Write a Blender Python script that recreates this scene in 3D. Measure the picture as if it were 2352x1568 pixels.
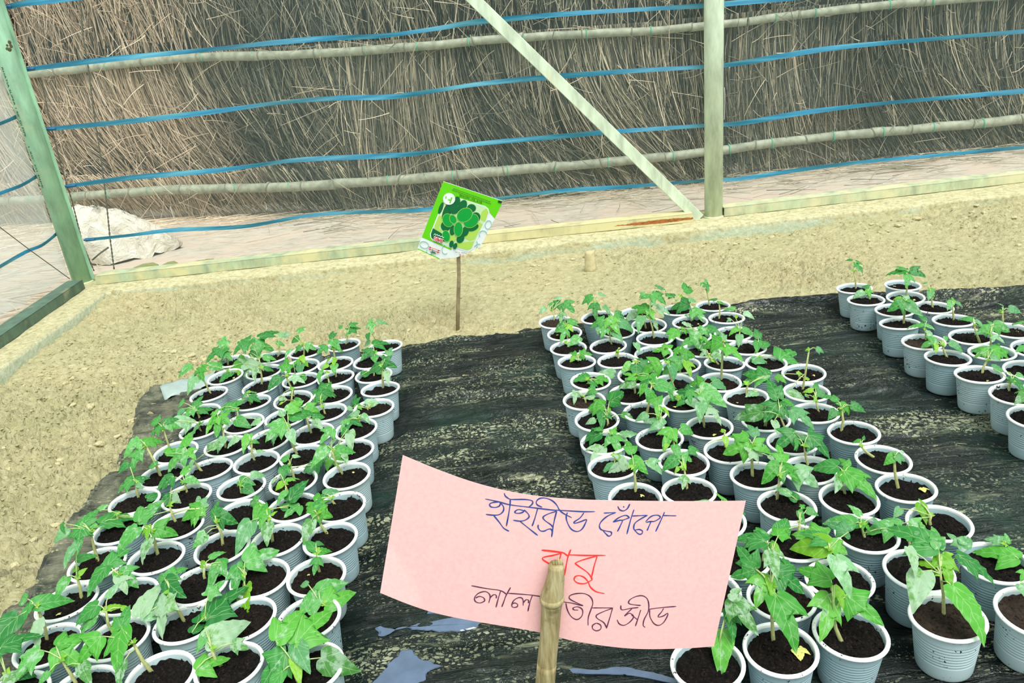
import bpy, math, random
import numpy as np
from mathutils import Vector, Matrix

# ------------------------------------------------------------------ clear
for o in list(bpy.data.objects):
    bpy.data.objects.remove(o, do_unlink=True)
SC = bpy.context.scene
COL = SC.collection
random.seed(7)
RNG = np.random.default_rng(11)

# ------------------------------------------------------------------ camera, sky, sun, exposure
FPX, PITCH, ROLL, HC = 1757.27, 0.389288, -0.109113, 0.727
FW = np.array([0.0, math.cos(PITCH), -math.sin(PITCH)])
_rt = np.array([1.0, 0, 0]); _up = np.cross(_rt, FW)
RT = math.cos(ROLL) * _rt + math.sin(ROLL) * _up
UP = -math.sin(ROLL) * _rt + math.cos(ROLL) * _up
cam_data = bpy.data.cameras.new('camera')
cam = bpy.data.objects.new('camera', cam_data)
COL.objects.link(cam)
cam_data.sensor_fit = 'HORIZONTAL'
cam_data.sensor_width = 36.0
cam_data.lens = FPX / 2352 * 36.0
cam_data.clip_start = 0.02
cam_data.clip_end = 60
cam.matrix_world = Matrix(((RT[0], UP[0], -FW[0], 0), (RT[1], UP[1], -FW[1], 0), (RT[2], UP[2], -FW[2], HC), (0, 0, 0, 1)))
SC.camera = cam

world = bpy.data.worlds.new('overcast_sky'); SC.world = world
world.use_nodes = True
_bg = world.node_tree.nodes['Background']
_bg.inputs[0].default_value = (0.90, 1.0, 0.97, 1)
_bg.inputs[1].default_value = 1.0
sun_data = bpy.data.lights.new('sun', 'SUN')
sun_data.energy = 3.4; sun_data.angle = math.radians(40); sun_data.color = (1.0, 0.99, 0.94)
sun = bpy.data.objects.new('sun', sun_data); COL.objects.link(sun)
sun.rotation_euler = (math.radians(24), math.radians(14), 0)
sun.location = (0.4, -0.6, 3)
SC.view_settings.view_transform = 'Standard'
SC.view_settings.look = 'None'
SC.view_settings.gamma = 1.0
SC.view_settings.exposure = 0.08
SC.view_settings.use_curve_mapping = False

# ------------------------------------------------------------------ measuring helpers
def ray(x, y):
    return (x - 1176.0) / FPX * RT - (y - 784.0) / FPX * UP + FW
def at_z(x, y, z=0.0):
    d = ray(x, y); t = (z - HC) / d[2]
    return np.array([0, 0, HC]) + d * t
def at_y(x, y, Y):
    d = ray(x, y)
    return np.array([0, 0, HC]) + d * (Y / d[1])
def at_x(x, y, X):
    d = ray(x, y)
    return np.array([0, 0, HC]) + d * (X / d[0])

# ------------------------------------------------------------------ naming helpers
def tag(o, label=None, cat=None, group=None, kind=None):
    if label: o['label'] = label
    if cat: o['category'] = cat
    if group: o['group'] = group
    if kind: o['kind'] = kind
    return o
def empty(name, loc, rot=(0, 0, 0)):
    o = bpy.data.objects.new(name, None); o.empty_display_size = 0.02
    COL.objects.link(o); o.location = loc; o.rotation_euler = rot
    return o
def link(name, me, parent=None):
    o = bpy.data.objects.new(name, me); COL.objects.link(o)
    if parent is not None: o.parent = parent
    return o

class MB:
    """collects vertices and faces, becomes ONE mesh object"""
    def __init__(s): s.v = []; s.f = []; s.m = []; s.uv = None
    def add(s, vs, fs, mi=0):
        b = len(s.v); s.v.extend([tuple(map(float, q)) for q in vs])
        for f in fs: s.f.append(tuple(b + i for i in f)); s.m.append(mi)
    def box(s, c, h, R=None, mi=0):
        P = np.array([[i, j, k] for i in (-1, 1) for j in (-1, 1) for k in (-1, 1)], float) * np.array(h)
        if R is not None: P = P @ np.array(R).T
        P = P + np.array(c)
        s.add(P, [(0, 1, 3, 2), (4, 6, 7, 5), (0, 4, 5, 1), (2, 3, 7, 6), (0, 2, 6, 4), (1, 5, 7, 3)], mi)
    def tube(s, pts, rad, n=10, caps=True, mi=0, sq=1.0):
        pts = [np.array(p, float) for p in pts]
        if not hasattr(rad, '__len__'): rad = [rad] * len(pts)
        rings = []
        ref = None
        for i, p in enumerate(pts):
            a = pts[max(i - 1, 0)]; b = pts[min(i + 1, len(pts) - 1)]
            t = b - a; t = t / (np.linalg.norm(t) + 1e-12)
            if ref is None:
                ref = np.array([0, 0, 1.0]) if abs(t[2]) < .9 else np.array([1.0, 0, 0])
            x = np.cross(ref, t); x /= np.linalg.norm(x) + 1e-12
            y = np.cross(t, x); ref = y if abs(t @ y) < .9 else ref
            ref = y
            x2 = np.cross(y, t)
            rings.append([p + rad[i] * (math.cos(2 * math.pi * k / n) * x2 + sq * math.sin(2 * math.pi * k / n) * y) for k in range(n)])
        vs = [q for r in rings for q in r]; fs = []
        for i in range(len(pts) - 1):
            for k in range(n):
                k2 = (k + 1) % n
                fs.append((i * n + k, i * n + k2, (i + 1) * n + k2, (i + 1) * n + k))
        if caps:
            fs.append(tuple(range(n))[::-1]); fs.append(tuple((len(pts) - 1) * n + k for k in range(n)))
        s.add(vs, fs, mi)
    def mesh(s, name, mats, smooth=True):
        me = bpy.data.meshes.new(name); me.from_pydata(s.v, [], s.f)
        for m in (mats if isinstance(mats, (list, tuple)) else [mats]): me.materials.append(m)
        me.polygons.foreach_set('material_index', s.m)
        me.polygons.foreach_set('use_smooth', [smooth] * len(s.f))
        me.update(); return me
    def build(s, name, mats, parent=None, smooth=True):
        return link(name, s.mesh(name, mats, smooth), parent)

def bevel(o, w, seg=2):
    m = o.modifiers.new('bevel', 'BEVEL'); m.width = w; m.segments = seg; m.limit_method = 'ANGLE'
    m.angle_limit = math.radians(50)
    return o
def grid_mesh(name, X, Y, Z, mat, drop=None):
    ny, nx = X.shape
    V = np.stack([X, Y, Z], -1).reshape(-1, 3).astype(np.float32)
    i = np.arange((ny - 1) * (nx - 1)); r = i // (nx - 1); c = i % (nx - 1); a = r * nx + c
    F = np.stack([a, a + 1, a + nx + 1, a + nx], -1).astype(np.int32)
    if drop is not None:
        dv = drop.ravel(); F = F[~dv[F].all(1)]
        used = np.zeros(len(V), bool); used[F.ravel()] = True; ren = np.cumsum(used) - 1; V = V[used]; F = ren[F].astype(np.int32)
    me = bpy.data.meshes.new(name)
    me.vertices.add(len(V)); me.vertices.foreach_set('co', V.ravel())
    me.loops.add(F.size); me.loops.foreach_set('vertex_index', F.ravel())
    me.polygons.add(len(F)); me.polygons.foreach_set('loop_start', np.arange(0, F.size, 4, dtype=np.int32))
    me.polygons.foreach_set('use_smooth', np.ones(len(F), bool))
    me.materials.append(mat); me.update(); me.validate()
    return me

# vectorised value noise
def vnoise(x, y, seed=0):
    r = np.random.default_rng(seed); T = r.random((256, 256))
    xi = np.floor(x).astype(int); yi = np.floor(y).astype(int); fx = x - xi; fy = y - yi
    fx = fx * fx * (3 - 2 * fx); fy = fy * fy * (3 - 2 * fy)
    g = lambda a, b: T[a % 256, b % 256]
    return ((g(xi, yi) * (1 - fx) + g(xi + 1, yi) * fx) * (1 - fy) + (g(xi, yi + 1) * (1 - fx) + g(xi + 1, yi + 1) * fx) * fy) * 2 - 1
def fbm(x, y, oct=4, seed=0, ridged=False):
    a = 1.0; s = 0; t = 0
    for o in range(oct):
        n = vnoise(x * 2 ** o + 13.1 * o, y * 2 ** o + 7.7 * o, seed + o)
        if ridged: n = 1 - 2 * np.abs(n)
        s = s + a * n; t += a; a *= .5
    return s / t

# ------------------------------------------------------------------ materials
def lin(c):
    return tuple(((v / 255) / 12.92 if v / 255 <= .04045 else ((v / 255 + .055) / 1.055) ** 2.4) for v in c) + (1,)
class NT:
    def __init__(s, name):
        s.mat = bpy.data.materials.new(name); s.mat.use_nodes = True
        s.t = s.mat.node_tree; s.b = s.t.nodes['Principled BSDF']; s.out = s.t.nodes['Material Output']
    def n(s, typ, **kw):
        nd = s.t.nodes.new(typ)
        for k, v in kw.items():
            if k.startswith('i_'):
                nd.inputs[int(k[2:])].default_value = v
            else: setattr(nd, k, v)
        return nd
    def l(s, a, b): s.t.links.new(a, b)
    def noise(s, vec, scale, detail=4, rough=.6, dist=0.0):
        nd = s.n('ShaderNodeTexNoise'); nd.inputs['Scale'].default_value = scale; nd.inputs['Detail'].default_value = detail
        nd.inputs['Roughness'].default_value = rough; nd.inputs['Distortion'].default_value = dist
        if vec is not None: s.l(vec, nd.inputs['Vector'])
        return nd.outputs['Fac']
    def ramp(s, fac, stops):
        r = s.n('ShaderNodeValToRGB'); e = r.color_ramp.elements
        while len(e) < len(stops): e.new(.5)
        for i, (p, c) in enumerate(stops): e[i].position = p; e[i].color = c if len(c) == 4 else lin(c)
        s.l(fac, r.inputs[0]); return r.outputs[0]
    def mix(s, fac, a, b, mode='MIX'):
        m = s.n('ShaderNodeMix', data_type='RGBA', blend_type=mode)
        for sock, v in ((m.inputs[0], fac), (m.inputs[6], a), (m.inputs[7], b)):
            if hasattr(v, 'links'): s.l(v, sock)
            else: sock.default_value = v
        return m.outputs[2]
    def math(s, op, a, b=0.0, c=0.0, clamp=False):
        m = s.n('ShaderNodeMath', operation=op, use_clamp=clamp)
        for i, v in enumerate((a, b, c)):
            if hasattr(v, 'links'): s.l(v, m.inputs[i])
            else: m.inputs[i].default_value = v
        return m.outputs[0]
    def mapv(s, vec, scale=(1, 1, 1), rot=(0, 0, 0)):
        m = s.n('ShaderNodeMapping'); m.inputs['Scale'].default_value = scale; m.inputs['Rotation'].default_value = rot
        s.l(vec, m.inputs[0]); return m.outputs[0]
    def bump(s, h, strength=.5, dist=.002):
        b = s.n('ShaderNodeBump'); b.inputs['Strength'].default_value = strength; b.inputs['Distance'].default_value = dist
        s.l(h, b.inputs['Height']); s.l(b.outputs[0], s.b.inputs['Normal']); return b
    def obj(s): return s.n('ShaderNodeTexCoord').outputs['Object']
    def rnd(s): return s.n('ShaderNodeObjectInfo').outputs['Random']
    def base(s, c):
        if hasattr(c, 'links'): s.l(c, s.b.inputs['Base Color'])
        else: s.b.inputs['Base Color'].default_value = c
    def set(s, rough=None, metal=None, spec=None, alpha=None, trans=None, coat=None):
        if rough is not None: s.b.inputs['Roughness'].default_value = rough
        if metal is not None: s.b.inputs['Metallic'].default_value = metal
        if spec is not None: s.b.inputs['Specular IOR Level'].default_value = spec
        if alpha is not None: s.b.inputs['Alpha'].default_value = alpha
        if coat is not None: s.b.inputs['Coat Weight'].default_value = coat
        return s

def plain(name, rgb, rough=.6, var=.12, scale=60, bump=.15):
    t = NT(name); o = t.obj(); n = t.noise(o, scale)
    a = lin(rgb); lo = tuple(v * (1 - var) for v in a[:3]) + (1,); hi = tuple(min(1, v * (1 + var)) for v in a[:3]) + (1,)
    t.base(t.ramp(n, [(.3, lo), (.7, hi)])); t.set(rough=rough)
    if bump: t.bump(n, bump, .001)
    return t.mat

def soil_bed_mat():
    t = NT('dry_silty_soil'); o = t.obj()
    n1 = t.noise(o, 3.5, 5); n2 = t.noise(o, 45, 8, .7); n3 = t.noise(o, 190, 4, .7)
    c = t.ramp(n2, [(.25, (150, 143, 112)), (.42, (200, 193, 154)), (.62, (221, 214, 176)), (.8, (238, 233, 202))])
    c2 = t.ramp(n1, [(.35, (232, 234, 212)), (.5, (246, 244, 228)), (.68, (253, 243, 226))])
    c = t.mix(.6, c, c2, 'MULTIPLY')
    t.base(c); t.set(rough=.95, spec=.15)
    h = t.math('ADD', t.math('MULTIPLY', n2, 1.0), t.math('MULTIPLY', n3, .45))
    t.bump(h, 1.0, .012); return t.mat
def outside_soil_mat():
    t = NT('trodden_grey_soil'); o = t.obj()
    n1 = t.noise(o, 5, 6); n2 = t.noise(t.mapv(o, (18, 50, 30)), 1.0, 6, .7)
    c = t.ramp(n2, [(.3, (166, 156, 142)), (.5, (206, 194, 178)), (.75, (224, 215, 202))])
    c = t.mix(t.ramp(n1, [(.45, (0, 0, 0)), (.6, (255, 255, 255))]), c, lin((214, 196, 178)))
    t.base(c); t.set(rough=.95, spec=.1); t.bump(n2, .6, .012); return t.mat
def concrete_mat():
    t = NT('soil_stained_concrete'); o = t.obj()
    n1 = t.noise(o, 6, 6, .65); n2 = t.noise(o, 70, 6, .7)
    sep = t.n('ShaderNodeSeparateXYZ'); t.l(o, sep.inputs[0])
    clean = t.ramp(n2, [(.3, (172, 188, 162)), (.7, (212, 218, 196))])
    dirt = t.ramp(n2, [(.3, (150, 142, 106)), (.5, (192, 185, 146)), (.75, (220, 215, 178))])
    geo = t.n('ShaderNodeNewGeometry'); s2 = t.n('ShaderNodeSeparateXYZ'); t.l(geo.outputs['Normal'], s2.inputs[0])
    low = t.math('SUBTRACT', .040, sep.outputs[2])
    k = t.math('ADD', t.math('MULTIPLY', low, 26), t.math('MULTIPLY', t.math('SUBTRACT', n1, .47), 4.0))
    left = t.math('MULTIPLY', t.math('SUBTRACT', -1.05, sep.outputs[0]), 4.0, clamp=True)
    k = t.math('MAXIMUM', t.math('MULTIPLY', k, 1.2, clamp=True), left)
    k = t.math('MULTIPLY', k, t.math('SUBTRACT', 1.0, t.math('MULTIPLY', s2.outputs[2], 1.1, clamp=True), clamp=True), clamp=True)
    t.base(t.mix(k, dirt, clean)); t.set(rough=.9, spec=.2); t.bump(n2, .7, .006); return t.mat
def steel_mat(name, rgb, dirt, dirtk=.5, rust=False):
    t = NT(name); o = t.obj()
    n = t.noise(t.mapv(o, (30, 30, 9)), 1.0, 6, .6); n2 = t.noise(o, 120, 3)
    c = t.ramp(n, [(.3, tuple(int(v * .84) for v in rgb)), (.5, rgb), (.72, tuple(min(255, int(v * 1.12)) for v in rgb))])
    n1 = t.noise(o, 9, 5)
    c = t.mix(t.ramp(n1, [(dirtk - .08, (0, 0, 0)), (dirtk + .1, (255, 255, 255))]), c, lin(dirt))
    if rust:
        sep = t.n('ShaderNodeSeparateXYZ'); t.l(o, sep.inputs[0])
        nr = t.noise(t.mapv(o, (60, 90, 120)), 1.0, 6, .75)
        zed = t.math('SUBTRACT', 1.0, t.math('MULTIPLY', t.math('ABSOLUTE', t.math('SUBTRACT', sep.outputs[2], .014)), 75), clamp=True)
        xs = t.math('SUBTRACT', 1.0, t.math('MULTIPLY', t.math('ABSOLUTE', t.math('SUBTRACT', sep.outputs[0], rust)), 3.4), clamp=True)
        k = t.math('MULTIPLY', t.math('MULTIPLY', zed, xs), 2.0)
        k = t.math('MULTIPLY', t.math('GREATER_THAN', t.math('ADD', k, t.math('MULTIPLY', nr, 1.6)), 1.75), .95)
        c = t.mix(k, c, t.ramp(nr, [(.4, (120, 62, 20)), (.65, (190, 112, 40))]))
    t.base(c); t.set(rough=.6, metal=.0, spec=.4); t.bump(n2, .15, .001); return t.mat
def plastic_sheet_mat():
    t = NT('black_mulch_film'); o = t.obj()
    w = t.mapv(o, (1.0, 1.7, 1), (0, 0, math.radians(-6)))
    big = t.noise(t.mapv(o, (2.0, 11, 1), (0, 0, math.radians(-8))), 1.0, 5, .62, 1.0)
    dis = t.noise(o, 14, 3); 
    add = t.n('ShaderNodeVectorMath', operation='MULTIPLY_ADD')
    cmb = t.n('ShaderNodeCombineXYZ'); t.l(dis, cmb.inputs[0]); t.l(t.noise(o, 17, 3), cmb.inputs[1])
    t.l(cmb.outputs[0], add.inputs[0]); add.inputs[1].default_value = (.05, .05, 0); t.l(w, add.inputs[2])
    v = t.n('ShaderNodeTexVoronoi'); v.inputs['Scale'].default_value = 125; v.inputs['Randomness'].default_value = 1; t.l(add.outputs[0], v.inputs['Vector'])
    v2 = t.n('ShaderNodeTexVoronoi'); v2.inputs['Scale'].default_value = 260; t.l(add.outputs[0], v2.inputs['Vector'])
    streak = t.noise(t.mapv(o, (7, 46, 1), (0, 0, math.radians(-7))), 1.0, 6, .65, 1.5)
    thr = t.math('MULTIPLY_ADD', big, 1.35, -.30)
    d1 = t.math('LESS_THAN', v.outputs['Distance'], t.math('MULTIPLY', thr, .82))
    d2 = t.math('LESS_THAN', v2.outputs['Distance'], t.math('MULTIPLY', thr, .62))
    cellr = t.n('ShaderNodeSeparateXYZ'); t.l(v.outputs['Color'], cellr.inputs[0])
    d1 = t.math('MULTIPLY', d1, t.math('GREATER_THAN', cellr.outputs[0], .2))
    st = t.math('MULTIPLY', t.math('SUBTRACT', streak, .57), 9, clamp=True)
    k = t.math('MAXIMUM', t.math('MULTIPLY', t.math('MAXIMUM', d1, t.math('MULTIPLY', d2, .7)), .7), t.math('MULTIPLY', st, .8))
    k = t.math('MULTIPLY', k, t.math('MULTIPLY', t.math('SUBTRACT', big, .42), 6, clamp=True))
    film = t.ramp(t.noise(o, 5, 4), [(.3, (4, 9, 8)), (.55, (12, 30, 24)), (.75, (28, 58, 46))])
    drop = t.ramp(dis, [(.35, (128, 138, 112)), (.65, (206, 208, 170))])
    mud = t.math('MULTIPLY', t.math('SUBTRACT', t.noise(t.mapv(o, (3, 9, 1)), 1.0, 5), .67), 9, clamp=True)
    c = t.mix(t.math('MULTIPLY', mud, .5), t.mix(k, film, drop), lin((112, 98, 66)))
    # the dusty, weathered far-left margin of the sheet
    sp = t.n('ShaderNodeSeparateXYZ'); t.l(o, sp.inputs[0])
    dusty = t.math('MULTIPLY', t.math('SUBTRACT', t.math('ADD', -.66, t.math('MULTIPLY', t.math('SUBTRACT', dis, .5), .2)), sp.outputs[0]), 12, clamp=True)
    dn = t.ramp(t.noise(o, 22, 6, .7), [(.38, (52, 58, 50)), (.62, (150, 148, 122))])
    c = t.mix(t.math('MULTIPLY', dusty, .6), c, dn)
    t.base(c)
    r = t.math('ADD', t.math('MULTIPLY', k, .35), t.math('MULTIPLY_ADD', t.noise(o, 9, 3), .30, -.02))
    r = t.math('ADD', r, t.math('MULTIPLY', dusty, .5), clamp=True)
    t.l(r, t.b.inputs['Roughness']); t.set(spec=.42)
    fine = t.noise(t.mapv(o, (11, 85, 1), (0, 0, math.radians(-10))), 1.0, 4, .55, 1.2)
    ridge = t.math('ABSOLUTE', t.math('SUBTRACT', fine, .5))
    h = t.math('ADD', t.math('MULTIPLY', streak, .8), t.math('ADD', t.math('MULTIPLY', k, .12), t.math('MULTIPLY', ridge, -.7))); t.bump(h, 1.0, .012); return t.mat
def cup_mat():
    t = NT('white_cup_plastic'); o = t.obj()
    sp = t.n('ShaderNodeSeparateXYZ'); t.l(o, sp.inputs[0]); rn = t.rnd()
    oi = t.n('ShaderNodeVectorMath', operation='ADD'); t.l(o, oi.inputs[0])
    cm = t.n('ShaderNodeCombineXYZ'); t.l(t.math('MULTIPLY', rn, 3.0), cm.inputs[0]); t.l(rn, cm.inputs[1]); t.l(cm.outputs[0], oi.inputs[1])
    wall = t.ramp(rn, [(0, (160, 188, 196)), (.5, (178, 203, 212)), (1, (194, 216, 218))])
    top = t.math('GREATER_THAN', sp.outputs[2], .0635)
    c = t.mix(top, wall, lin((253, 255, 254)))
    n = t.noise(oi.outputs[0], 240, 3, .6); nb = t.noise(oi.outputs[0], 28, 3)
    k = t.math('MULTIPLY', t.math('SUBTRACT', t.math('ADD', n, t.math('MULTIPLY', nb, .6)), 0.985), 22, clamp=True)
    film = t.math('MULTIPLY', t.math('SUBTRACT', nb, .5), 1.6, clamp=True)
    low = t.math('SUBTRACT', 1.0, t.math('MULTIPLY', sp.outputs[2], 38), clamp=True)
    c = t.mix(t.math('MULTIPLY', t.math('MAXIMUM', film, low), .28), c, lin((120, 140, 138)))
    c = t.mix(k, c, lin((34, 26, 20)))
    t.base(c); t.set(rough=.38, spec=.4); t.b.inputs['Subsurface Weight'].default_value = .0
    return t.mat
def peat_mat():
    t = NT('dark_potting_soil'); o = t.obj(); rn = t.rnd()
    oi = t.n('ShaderNodeVectorMath', operation='ADD'); t.l(o, oi.inputs[0])
    cm = t.n('ShaderNodeCombineXYZ'); t.l(rn, cm.inputs[0]); t.l(cm.outputs[0], oi.inputs[1]); P = oi.outputs[0]
    n = t.noise(P, 260, 5, .7); n2 = t.noise(t.mapv(P, (900, 260, 260), (0, 0, .8)), 1.0, 2)
    c = t.ramp(n, [(.38, (5, 4, 4)), (.56, (24, 17, 14)), (.72, (78, 60, 48))])
    warm = t.ramp(n, [(.35, (14, 8, 5)), (.58, (46, 30, 19)), (.8, (112, 80, 50))])
    c = t.mix(t.math('MULTIPLY', t.math('SUBTRACT', rn, .72), 2.2, clamp=True), c, warm)
    fib = t.math('GREATER_THAN', n2, .735)
    c = t.mix(t.math('MULTIPLY', fib, .7), c, lin((140, 112, 76)))
    t.base(c); t.set(rough=.9, spec=.25); t.bump(n, 1.0, .006); return t.mat
def leaf_mat(name, deep, mid, light, resid=.55, yel=False):
    t = NT(name); uvn = t.n('ShaderNodeUVMap'); sp = t.n('ShaderNodeSeparateXYZ'); t.l(uvn.outputs[0], sp.inputs[0])
    rn = t.rnd(); u = t.math('ABSOLUTE', t.math('SUBTRACT', sp.outputs[0], .5)); v = sp.outputs[1]
    base = t.ramp(rn, [(0, deep), (.5, mid), (1, light)])
    cm = t.n('ShaderNodeCombineXYZ'); t.l(sp.outputs[0], cm.inputs[0]); t.l(v, cm.inputs[1]); t.l(t.math('MULTIPLY', rn, 20), cm.inputs[2])
    n = t.noise(cm.outputs[0], 3.2, 4, .6); n2 = t.noise(cm.outputs[0], 9, 5, .6)
    base = t.mix(t.math('MULTIPLY', n, .5), base, lin(deep), 'MIX')
    mid_v = t.math('SUBTRACT', 1.0, t.math('MULTIPLY', u, 75), clamp=True)
    lat = t.math('PINGPONG', t.math('MULTIPLY', t.math('SUBTRACT', v, t.math('MULTIPLY', u, .75)), 4.2), .5)
    lat_v = t.math('SUBTRACT', 1.0, t.math('MULTIPLY', lat, 16), clamp=True)
    lb = t.math('ABSOLUTE', t.math('SUBTRACT', v, t.math('MULTIPLY', u, 1.15)))
    lb_v = t.math('SUBTRACT', 1.0, t.math('MULTIPLY', lb, 48), clamp=True)
    vein = t.math('MAXIMUM', t.math('MAXIMUM', mid_v, t.math('MULTIPLY', lb_v, .8)), t.math('MULTIPLY', lat_v, .5))
    c = t.mix(t.math('MULTIPLY', vein, .62), base, lin((190, 224, 160)))
    pk = t.math('SUBTRACT', t.math('ADD', n, t.math('MULTIPLY', n2, .35)), t.math('MULTIPLY_ADD', rn, -.20, 1.0 - resid * .2))
    pk = t.math('MULTIPLY', pk, 9, clamp=True)
    c = t.mix(t.math('MULTIPLY', pk, .5), c, lin((196, 220, 200)))
    t.base(c); t.set(rough=.42, spec=.45); t.bump(t.math('ADD', t.math('MULTIPLY', vein, -.6), n2), .25, .001)
    tr = t.n('ShaderNodeBsdfTranslucent'); ms = t.n('ShaderNodeMixShader'); ms.inputs[0].default_value = .3
    t.l(c, tr.inputs[0]); t.l(t.b.outputs[0], ms.inputs[1]); t.l(tr.outputs[0], ms.inputs[2]); t.l(ms.outputs[0], t.out.inputs[0])
    return t.mat
def net_mat(name, alpha, rgb):
    t = NT(name); o = t.obj()
    n = t.noise(t.mapv(o, (3, 3, .8)), 1.0, 3)
    tr = t.n('ShaderNodeBsdfTransparent'); df = t.n('ShaderNodeBsdfDiffuse'); df.inputs[0].default_value = lin(rgb)
    tl = t.n('ShaderNodeBsdfTranslucent'); tl.inputs[0].default_value = lin(rgb)
    m0 = t.n('ShaderNodeMixShader'); m0.inputs[0].default_value = .5; t.l(df.outputs[0], m0.inputs[1]); t.l(tl.outputs[0], m0.inputs[2])
    ms = t.n('ShaderNodeMixShader'); t.l(t.math('MULTIPLY_ADD', n, alpha * .9, alpha * .55), ms.inputs[0])
    t.l(tr.outputs[0], ms.inputs[1]); t.l(m0.outputs[0], ms.inputs[2]); t.l(ms.outputs[0], t.out.inputs[0]); return t.mat
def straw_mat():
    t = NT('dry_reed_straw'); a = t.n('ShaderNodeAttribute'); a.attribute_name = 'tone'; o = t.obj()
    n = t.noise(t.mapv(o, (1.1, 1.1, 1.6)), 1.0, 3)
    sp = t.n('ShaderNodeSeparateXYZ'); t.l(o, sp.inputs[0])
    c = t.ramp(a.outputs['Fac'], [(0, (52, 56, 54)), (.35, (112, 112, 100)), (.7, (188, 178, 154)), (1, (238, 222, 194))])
    sunlit = t.ramp(a.outputs['Fac'], [(0, (126, 110, 92)), (.4, (222, 198, 170)), (1, (255, 240, 216))])  # sunlight on the left part painted in as lighter straw, shaded tones stay right
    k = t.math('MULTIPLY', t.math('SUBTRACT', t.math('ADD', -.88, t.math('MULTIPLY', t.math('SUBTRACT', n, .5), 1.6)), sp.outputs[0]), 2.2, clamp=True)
    c = t.mix(k, c, sunlit)
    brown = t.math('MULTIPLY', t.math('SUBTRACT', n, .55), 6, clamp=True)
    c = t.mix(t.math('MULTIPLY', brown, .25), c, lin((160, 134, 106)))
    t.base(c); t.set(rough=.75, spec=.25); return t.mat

M = {}
M['soil'] = soil_bed_mat(); M['outsoil'] = outside_soil_mat(); M['conc'] = concrete_mat()
M['post'] = steel_mat('galvanised_pipe', (204, 218, 194), (212, 212, 180), .66)
M['postg'] = steel_mat('galvanised_pipe_green', (150, 192, 162), (186, 200, 168), .64)
M['rail'] = steel_mat('rail_dusty', (168, 182, 150), (208, 202, 156), .52)
M['railrust'] = steel_mat('rail_rusty', (190, 184, 142), (214, 206, 158), .45, rust=.35)
M['railr'] = steel_mat('rail_right', (180, 190, 156), (212, 207, 168), .52)
M['raild'] = steel_mat('rail_grey_green', (86, 112, 96), (150, 150, 118), .62)
M['film'] = plastic_sheet_mat(); M['cup'] = cup_mat(); M['peat'] = peat_mat()
M['leaf'] = leaf_mat('leaf_green', (36, 124, 52), (72, 162, 68), (104, 188, 88))
M['leafl'] = leaf_mat('leaf_fresh', (62, 152, 46), (88, 178, 56), (116, 194, 74), .4)
M['leafy'] = leaf_mat('leaf_young', (104, 172, 30), (132, 192, 44), (158, 208, 70), .2)
M['leafp'] = leaf_mat('leaf_powdery', (78, 150, 92), (112, 174, 112), (150, 200, 146), .9)
M['leafs'] = leaf_mat('leaf_spotted', (70, 138, 60), (98, 160, 78), (130, 180, 100), 1.6)
M['stem'] = plain('seedling_stem', (172, 176, 116), .5, .2, 200, .2)
M['stemg'] = plain('leaf_stalk', (176, 196, 130), .5, .12, 200, 0)
M['dead'] = plain('yellowed_leaf', (206, 204, 116), .7, .15, 90, .3)
M['bamboo'] = plain('weathered_bamboo', (154, 158, 138), .6, .34, 30, .5)
M['node'] = plain('bamboo_node', (124, 126, 108), .7, .2, 80, .3)
M['strap'] = None
M['twine'] = plain('green_twine', (92, 168, 134), .6, .2, 100, 0)
M['rope'] = plain('dark_rope', (96, 92, 76), .9, .3, 300, .6)
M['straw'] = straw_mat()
M['back'] = plain('packed_thatch_core', (44, 48, 46), .95, .5, 30, .8)
M['net'] = net_mat('insect_net', .11, (190, 214, 208))
M['netl'] = net_mat('insect_net_side', .50, (232, 240, 236))
M['clod'] = M['soil']
M['warm'] = plain('brown_coir_soil', (40, 27, 17), .95, .9, 260, 1.0)
def strap_mat():
    t = NT('blue_strap'); o = t.obj(); n = t.noise(t.mapv(o, (4, 4, 60)), 1.0, 4)
    t.base(t.ramp(n, [(.35, (30, 104, 134)), (.5, (44, 132, 166)), (.7, (98, 166, 184))])); t.set(rough=.45); return t.mat
M['strap'] = strap_mat()

# ------------------------------------------------------------------ the two cup fields are needed to flatten the film
CUP_H, RIM_R = 0.068, 0.040
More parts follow.
